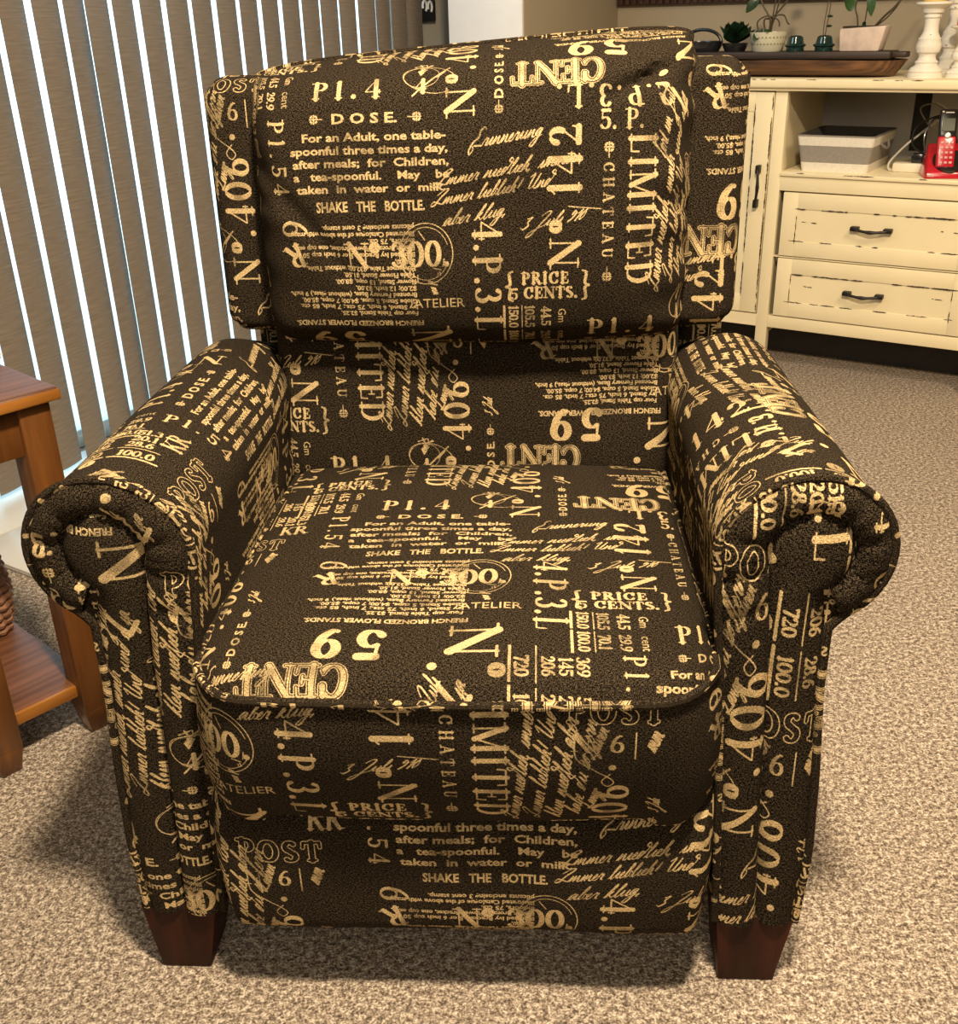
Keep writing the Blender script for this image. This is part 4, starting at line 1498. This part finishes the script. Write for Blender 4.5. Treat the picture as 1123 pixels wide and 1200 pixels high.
def leafmesh(b, base, tip, width, mat, curl=.2, side=None, n=8):
    base, tip = Vector(base), Vector(tip)
    d = tip - base; L = d.length; t = d.normalized()
    side = Vector(side) if side else t.cross(Vector((0.3, -1, .2)))
    side = (side - t * side.dot(t)).normalized(); nn = side.cross(t)
    L_, R_, C_ = [], [], []
    for k in range(n + 1):
        s = k / n
        w = width * (math.sin(math.pi * min(1, s * .96 + .02)) ** .8) * (1 - .25 * s)
        c = base + d * s + nn * (curl * L * s * s) 
        C_.append(c - nn * width * .16 * math.sin(math.pi * s)); L_.append(c - side * w / 2 + nn * .0); R_.append(c + side * w / 2)
    vs = L_ + C_ + R_; m = n + 1
    fs = []
    for k in range(n):
        fs.append([k, k + 1, m + k + 1, m + k]); fs.append([m + k, m + k + 1, 2 * m + k + 1, 2 * m + k])
    off = [v - nn * .0008 for v in vs]
    b.add(vs, fs, mat); b.add(off, [f[::-1] for f in fs], mat)

# patterned pot with a climbing plant
pt = empty('potted_plant', onc(-.398, .125, BT), ROOM_ROT, label='trailing green plant in a white glazed pot with zigzag pattern', cat='plant')
b = B(); b.lathe([(.0, .0), (.034, 0), (.037, .003), (.043, .030), (.045, .044), (.042, .044), (.040, .034), (.0, .034)], M['glaze'], n=32)
pt.scale = (1.22, 1.22, 1.22)
pot = b.build('pot', pt)
b = B()
for row_ in range(2):
    for k in range(30):
        a = 2 * math.pi * (k + .5 * row_) / 30
        r_ = .0405 + .003 * row_
        z = .016 + .014 * row_
        c_, s_ = math.cos(a), math.sin(a)
        tdir = Vector((-s_, c_, 0)); o = Vector((c_ * r_, s_ * r_, z))
        b.add([o - tdir * .0028, o + tdir * .0028, o + Vector((0, 0, .007))], [[0, 1, 2]], M['glazedot'])
b.build('glazed_pattern', pot)
b = B(); b.lathe([(.0, .0375), (.040, .036)], M['soil'], n=24); b.build('soil', pt)
b = B()
def stem(b, pts, r=.0022):
    b.tube([tuple(p) for p in crspline(pts, 6)], r, M['stem'], 6)
stem(b, [(.0, 0, .035), (.004, -.008, .07), (-.014, -.01, .10), (-.03, -.01, .13)])
stem(b, [(.005, 0, .035), (.012, 0, .075), (.035, -.005, .080), (.046, -.008, .065), (.052, -.01, .06)], .0018)
stem(b, [(-.005, 0, .035), (-.012, -.004, .07), (.01, 0, .078), (.05, 0, .13), (.06, 0, .20)])
stem(b, [(-.02, 0, .035), (-.028, -.006, .065), (-.004, -.008, .079), (.022, -.004, .070), (.026, -.002, .055)], .0018)
stem(b, [(.0, .005, .035), (.01, .005, .12), (.018, .005, .24)], .0016)
stem(b, [(.0, .005, .035), (.02, .006, .12), (.036, .006, .24)], .0016)
b.build('stems', pt)
for k, (p, q, w) in enumerate([((-.028, -.01, .125), (-.05, -.03, .085), .026), ((-.03, -.01, .13), (-.052, -.02, .17), .03), ((-.01, -.02, .052), (-.022, -.05, .022), .022),
                  ((.0, -.02, .050), (.014, -.045, .038), .018), ((.05, 0, .14), (.075, -.01, .18), .025), ((.06, 0, .19), (.09, -.01, .215), .03), ((-.02, 0, .15), (-.0, -.02, .19), .028)]):
    b = B(); leafmesh(b, p, q, w, M['leaf'] if k % 2 else M['darkleaf']); b.build('leaf', pt)

# dark succulent to its left
sc_ = empty('succulent', onc(-.500, .128, BT), ROOM_ROT, label='dark green succulent with broad leaves left of the white patterned pot', cat='plant')
b = B(); b.lathe([(.0, 0), (.024, 0), (.030, .012), (.031, .018), (.027, .018), (.0, .014)], M['black'], n=24); sc_.scale = (1.25, 1.25, 1.35)
b.build('pot', sc_)
rr_ = random.Random(3)
for k in range(17):
    a = k * 2.4
    el = .25 + .9 * (k / 17)
    L = .052 - .012 * (k / 17)
    p = (0, 0, .016)
    q = (math.cos(a) * L * math.cos(el), math.sin(a) * L * math.cos(el), .018 + L * math.sin(el) + .004)
    b = B(); leafmesh(b, p, q, .046, M['darkleaf'], curl=-.18, side=(-math.sin(a), math.cos(a), 0)); b.build('leaf', sc_)

# black handled bowl at the far left
bb_ = empty('black_basket', onc(-.606, .13, BT), ROOM_ROT, label='small black basket with an arched handle beside the succulent', cat='basket')
b = B(); b.lathe([(.0, 0), (.030, 0), (.036, .012), (.038, .022), (.035, .022), (.032, .010), (.0, .006)], M['black'], n=28, sx=1.15); bb_.scale = (1.5, 1.3, 1.35)
b.build('body', bb_)
b = B(); b.tube([(.040 * math.cos(t), 0, .020 + .026 * math.sin(t)) for t in [math.pi * k / 16 for k in range(17)]], .0036, M['black'], 8); b.build('handle', bb_)

# two glass insulators
def insulator(loc, label):
    t = empty('glass_insulator', loc, ROOM_ROT, label=label, cat='insulator', group='dark green glass insulators on the board')
    b = B(); b.lathe([(.0, 0), (.0215, 0), (.0225, .002), (.0225, .010), (.0275, .0135), (.0275, .0165), (.0215, .019), (.0200, .026), (.0185, .033), (.013, .037), (.0, .038)], M['insulator'], n=32)
    t.scale = (1.14, 1.14, 1.14)
    b.build('body', t)
    b = B(); b.lathe([(.0190, .0195), (.0215, .021), (.0190, .0225)], M['insulator'], n=32); b.build('ridge', t)
    return t
insulator(onc(-.312, .118, BT), 'dark green glass insulator nearer the white patterned pot')
insulator(onc(-.228, .118, BT), 'dark green glass insulator nearer the whitewashed planter')
# bare twig between them
tw = empty('twig_sprig', onc(-.240, .150, BT), ROOM_ROT, label='thin bare sprig with dark buds rising behind the insulator', cat='sprig')
b = B(); stem(b, [(0, 0, 0), (.004, 0, .05), (.010, 0, .12), (.013, 0, .26)], .0011); stem(b, [(0.003, .002, 0), (-.003, 0, .06), (.002, 0, .13), (.004, 0, .26)], .0011); b.build('stems', tw)
for z in (.092, .066): 
    b = B(); b.lathe([(0, -.004), (.005, -.002), (.006, .001), (0, .004)], M['darkleaf'], (.012, 0, z), 12, 1.5, 1); b.build('bud', tw)

# whitewashed planter
pl = empty('potted_orchid', onc(-.122, .125, BT), ROOM_ROT, label='leafy plant in a whitewashed rectangular clay planter', cat='plant')
b = B()
def quadpot(b, mat, h, w0, w1, d0, d1, t=.004):
    b.hexa([(-w0, -d0, 0), (w0, -d0, 0), (w0, d0, 0), (-w0, d0, 0), (-w1, -d1, h), (w1 + .012, -d1, h + .006), (w1 + .012, d1, h + .006), (-w1, d1, h)], mat, .004)
quadpot(b, M['pinkpot'], .050, .058, .062, .034, .038)
pl.scale = (.94, .94, 1.18)
pp = b.build('pot', pl)
b = B(); b.box((-.055, -.033, .0515), (.060, .033, .0555), M['soil'], .001); b.build('soil', pl)
b = B()
stem(b, [(-.018, 0, .052), (-.022, -.004, .075), (-.030, -.006, .095), (-.026, -.006, .125), (-.02, 0, .2)], .0024)
stem(b, [(.030, 0, .052), (.058, -.006, .076), (.088, -.01, .098), (.125, -.01, .14), (.16, -.01, .19)], .0030)
stem(b, [(.030, 0, .052), (.066, .0, .074), (.095, 0, .105), (.12, 0, .15)], .0020)
stem(b, [(.0, 0, .052), (.004, 0, .12), (.0, 0, .2)], .0018)
b.build('stems', pl)
for p, q, w in (((.012, -.01, .135), (.024, -.03, .072), .030), ((-.028, -.006, .095), (-.062, -.03, .112), .034), ((-.03, 0, .10), (-.075, .0, .155), .03), ((.02, 0, .10), (-.004, -.03, .16), .03), ((.03, 0, .13), (.06, -.02, .19), .032), ((-.005, 0, .053), (.008, -.012, .066), .014)):
    b = B(); leafmesh(b, p, q, w, M['leaf']); b.build('leaf', pl)

# turned candlesticks
def candlestick(loc, h, label, candle=None, ch=.09, s=1.0):
    t = empty('candlestick', loc, ROOM_ROT, label=label, cat='candlestick', group='white turned candlesticks on the cabinet')
    pr = [(.0, 0), (.046, 0), (.046, .010), (.043, .012), (.045, .016), (.040, .024), (.030, .030), (.029, .034), (.031, .038), (.024, .044), (.022, .052), (.024, .058), (.030, .062),
          (.033, .072), (.033, .080), (.029, .090), (.030, .094), (.026, .098), (.020, .110), (.0185, .125), (.0195, .142), (.023, .145), (.023, .149), (.0205, .151), (.0205, .154), (.027, .156), (.029, .165), (.036, .170), (.048, .176), (.048, .182), (.0, .180)]
    b = B(); b.lathe([(r * s, z * h / .182) for r, z in pr], M['chalk'], n=36)
    for k in range(10):
        a = rr_.uniform(0, 6.28); z = rr_.choice([.066, .078, .104, .147, .012]) * h / .182
        r_ = float(np.interp(z * .182 / h, [q[1] for q in pr[1:]], [q[0] for q in pr[1:]])) * s + .0004
        w = rr_.uniform(.05, .2)
        vs = [(r_ * math.cos(a + w * (q / 4)), r_ * math.sin(a + w * (q / 4)), z + dz) for dz in (-.0010, .0010) for q in range(5)]
        b.add(vs, [[q, q + 1, 6 + q, 5 + q] for q in range(4)], M['worn'])
    b.build('stand', t)
    if candle:
        b = B(); b.lathe([(.0, .0), (.030 * s, 0), (.030 * s, ch), (.0, ch)], candle, (0, 0, h), 28)
        cn = b.build('pillar_candle', loc=Vector(loc) + Vector((0, 0, .0005)), rotz=ROOM_ROT)
        return t, cn
    return t, None
_, c1 = candlestick(onc(.070, .075, TP), .190, 'tallest near white turned candlestick carrying a yellow candle', M['wax'])
tag(c1, 'yellow pillar candle standing on the near white candlestick', 'candle')
candlestick(onc(.108, .200, TP), .215, 'white turned candlestick standing behind the one with the yellow candle')
_, c2 = candlestick(onc(.157, .095, TP), .130, 'short white turned candlestick carrying an orange candle', M['orange'], .075, .84)
tag(c2, 'orange pillar candle standing on the short white candlestick', 'candle')

# ------------------------------------------------------------------ side table
DA = Vector((-.68, -.733, 0)).normalized(); DB = Vector((-DA.y * -1, 0, 0))
DB = Vector((-.733, .68, 0)).normalized()
TC = Vector((-.597, 1.455, 0))
trot = math.atan2(-DA.y, -DA.x)             # local +x runs from the near end to the far corner
# local frame: x towards the far corner, y back along DB
tb = empty('side_table', TC, trot, label='narrow oak end table with a lower shelf left of the recliner', cat='table')
TW, TL, TH = .225, .60, .590
b = B(); b.box((-TW, 0, TH - .020), (0, TL, TH), M['oak_top'], .005, 3); 
top = b.build('table_top', tb)
b = B(); b.box((-TW - .0015, -.0015, TH - .0195), (.0015, .004, TH - .003), M['oak_edge'], .003); b.build('edge_band', top)
b = B(); b.box((-TW + .055, .022, TH - .095), (-.055, .036, TH - .020), M['oak'], .001); b.box((-TW + .055, TL - .036, TH - .095), (-.055, TL - .022, TH - .020), M['oak'], .001)
b.box((-.034, .055, TH - .095), (-.020, TL - .055, TH - .020), M['oak'], .001); b.box((-TW + .020, .055, TH - .095), (-TW + .034, TL - .055, TH - .020), M['oak'], .001)
b.build('apron', tb)
for (x, y) in ((-.060, .012), (-TW + .012, .012), (-.060, TL - .060), (-TW + .012, TL - .060)):
    b = B()
    b.box((x, y, .045), (x + .048, y + .048, TH - .020), M['oak'], .003)
    b.hexa([(x + .008, y + .008, 0), (x + .040, y + .008, 0), (x + .040, y + .040, 0), (x + .008, y + .040, 0), (x, y, .047), (x + .048, y, .047), (x + .048, y + .048, .047), (x, y + .048, .047)], M['oak'], .003)
    b.build('leg', tb)
b = B(); b.box((-TW + .030, .030, .075), (-.030, TL - .030, .095), M['oak_top'], .003)
shf = b.build('shelf', tb)
b = B(); b.box((-TW + .060, .024, .075), (-.060, .032, .095), M['oak_edge'], .002); b.build('edge_band', shf)
# small dish on the table
b = B(); b.lathe([(0, 0), (.030, 0), (.044, .008), (.047, .012), (.044, .012), (.030, .004), (0, .003)], M['ceramic'], n=36)
o = b.build('dish', loc=Vector((-.768, 1.565, TH))); tag(o, 'small round white dish on the oak end table', 'dish')
# little woven basket on the lower shelf
b = B()
for k in range(9):
    r_ = .040 + .010 * math.sin(math.pi * k / 9)
    z = .010 + k * .0155
    pts = [((r_ + .003 * math.sin(14 * a + k * 1.6)) * math.cos(a), (r_ + .003 * math.sin(14 * a + k * 1.6)) * math.sin(a), z) for a in [2 * math.pi * q / 70 for q in range(70)]]
    b.tube(pts, .0085, M['rattan'], 8, closed=True)
b.lathe([(0, .002), (.040, .002), (.044, .14), (.036, .14), (.034, .012), (0, .012)], M['rattan'], n=24)
o = b.build('woven_basket', loc=Vector((-.875, 1.605, .095))); tag(o, 'small brown woven basket on the lower shelf of the end table', 'basket')
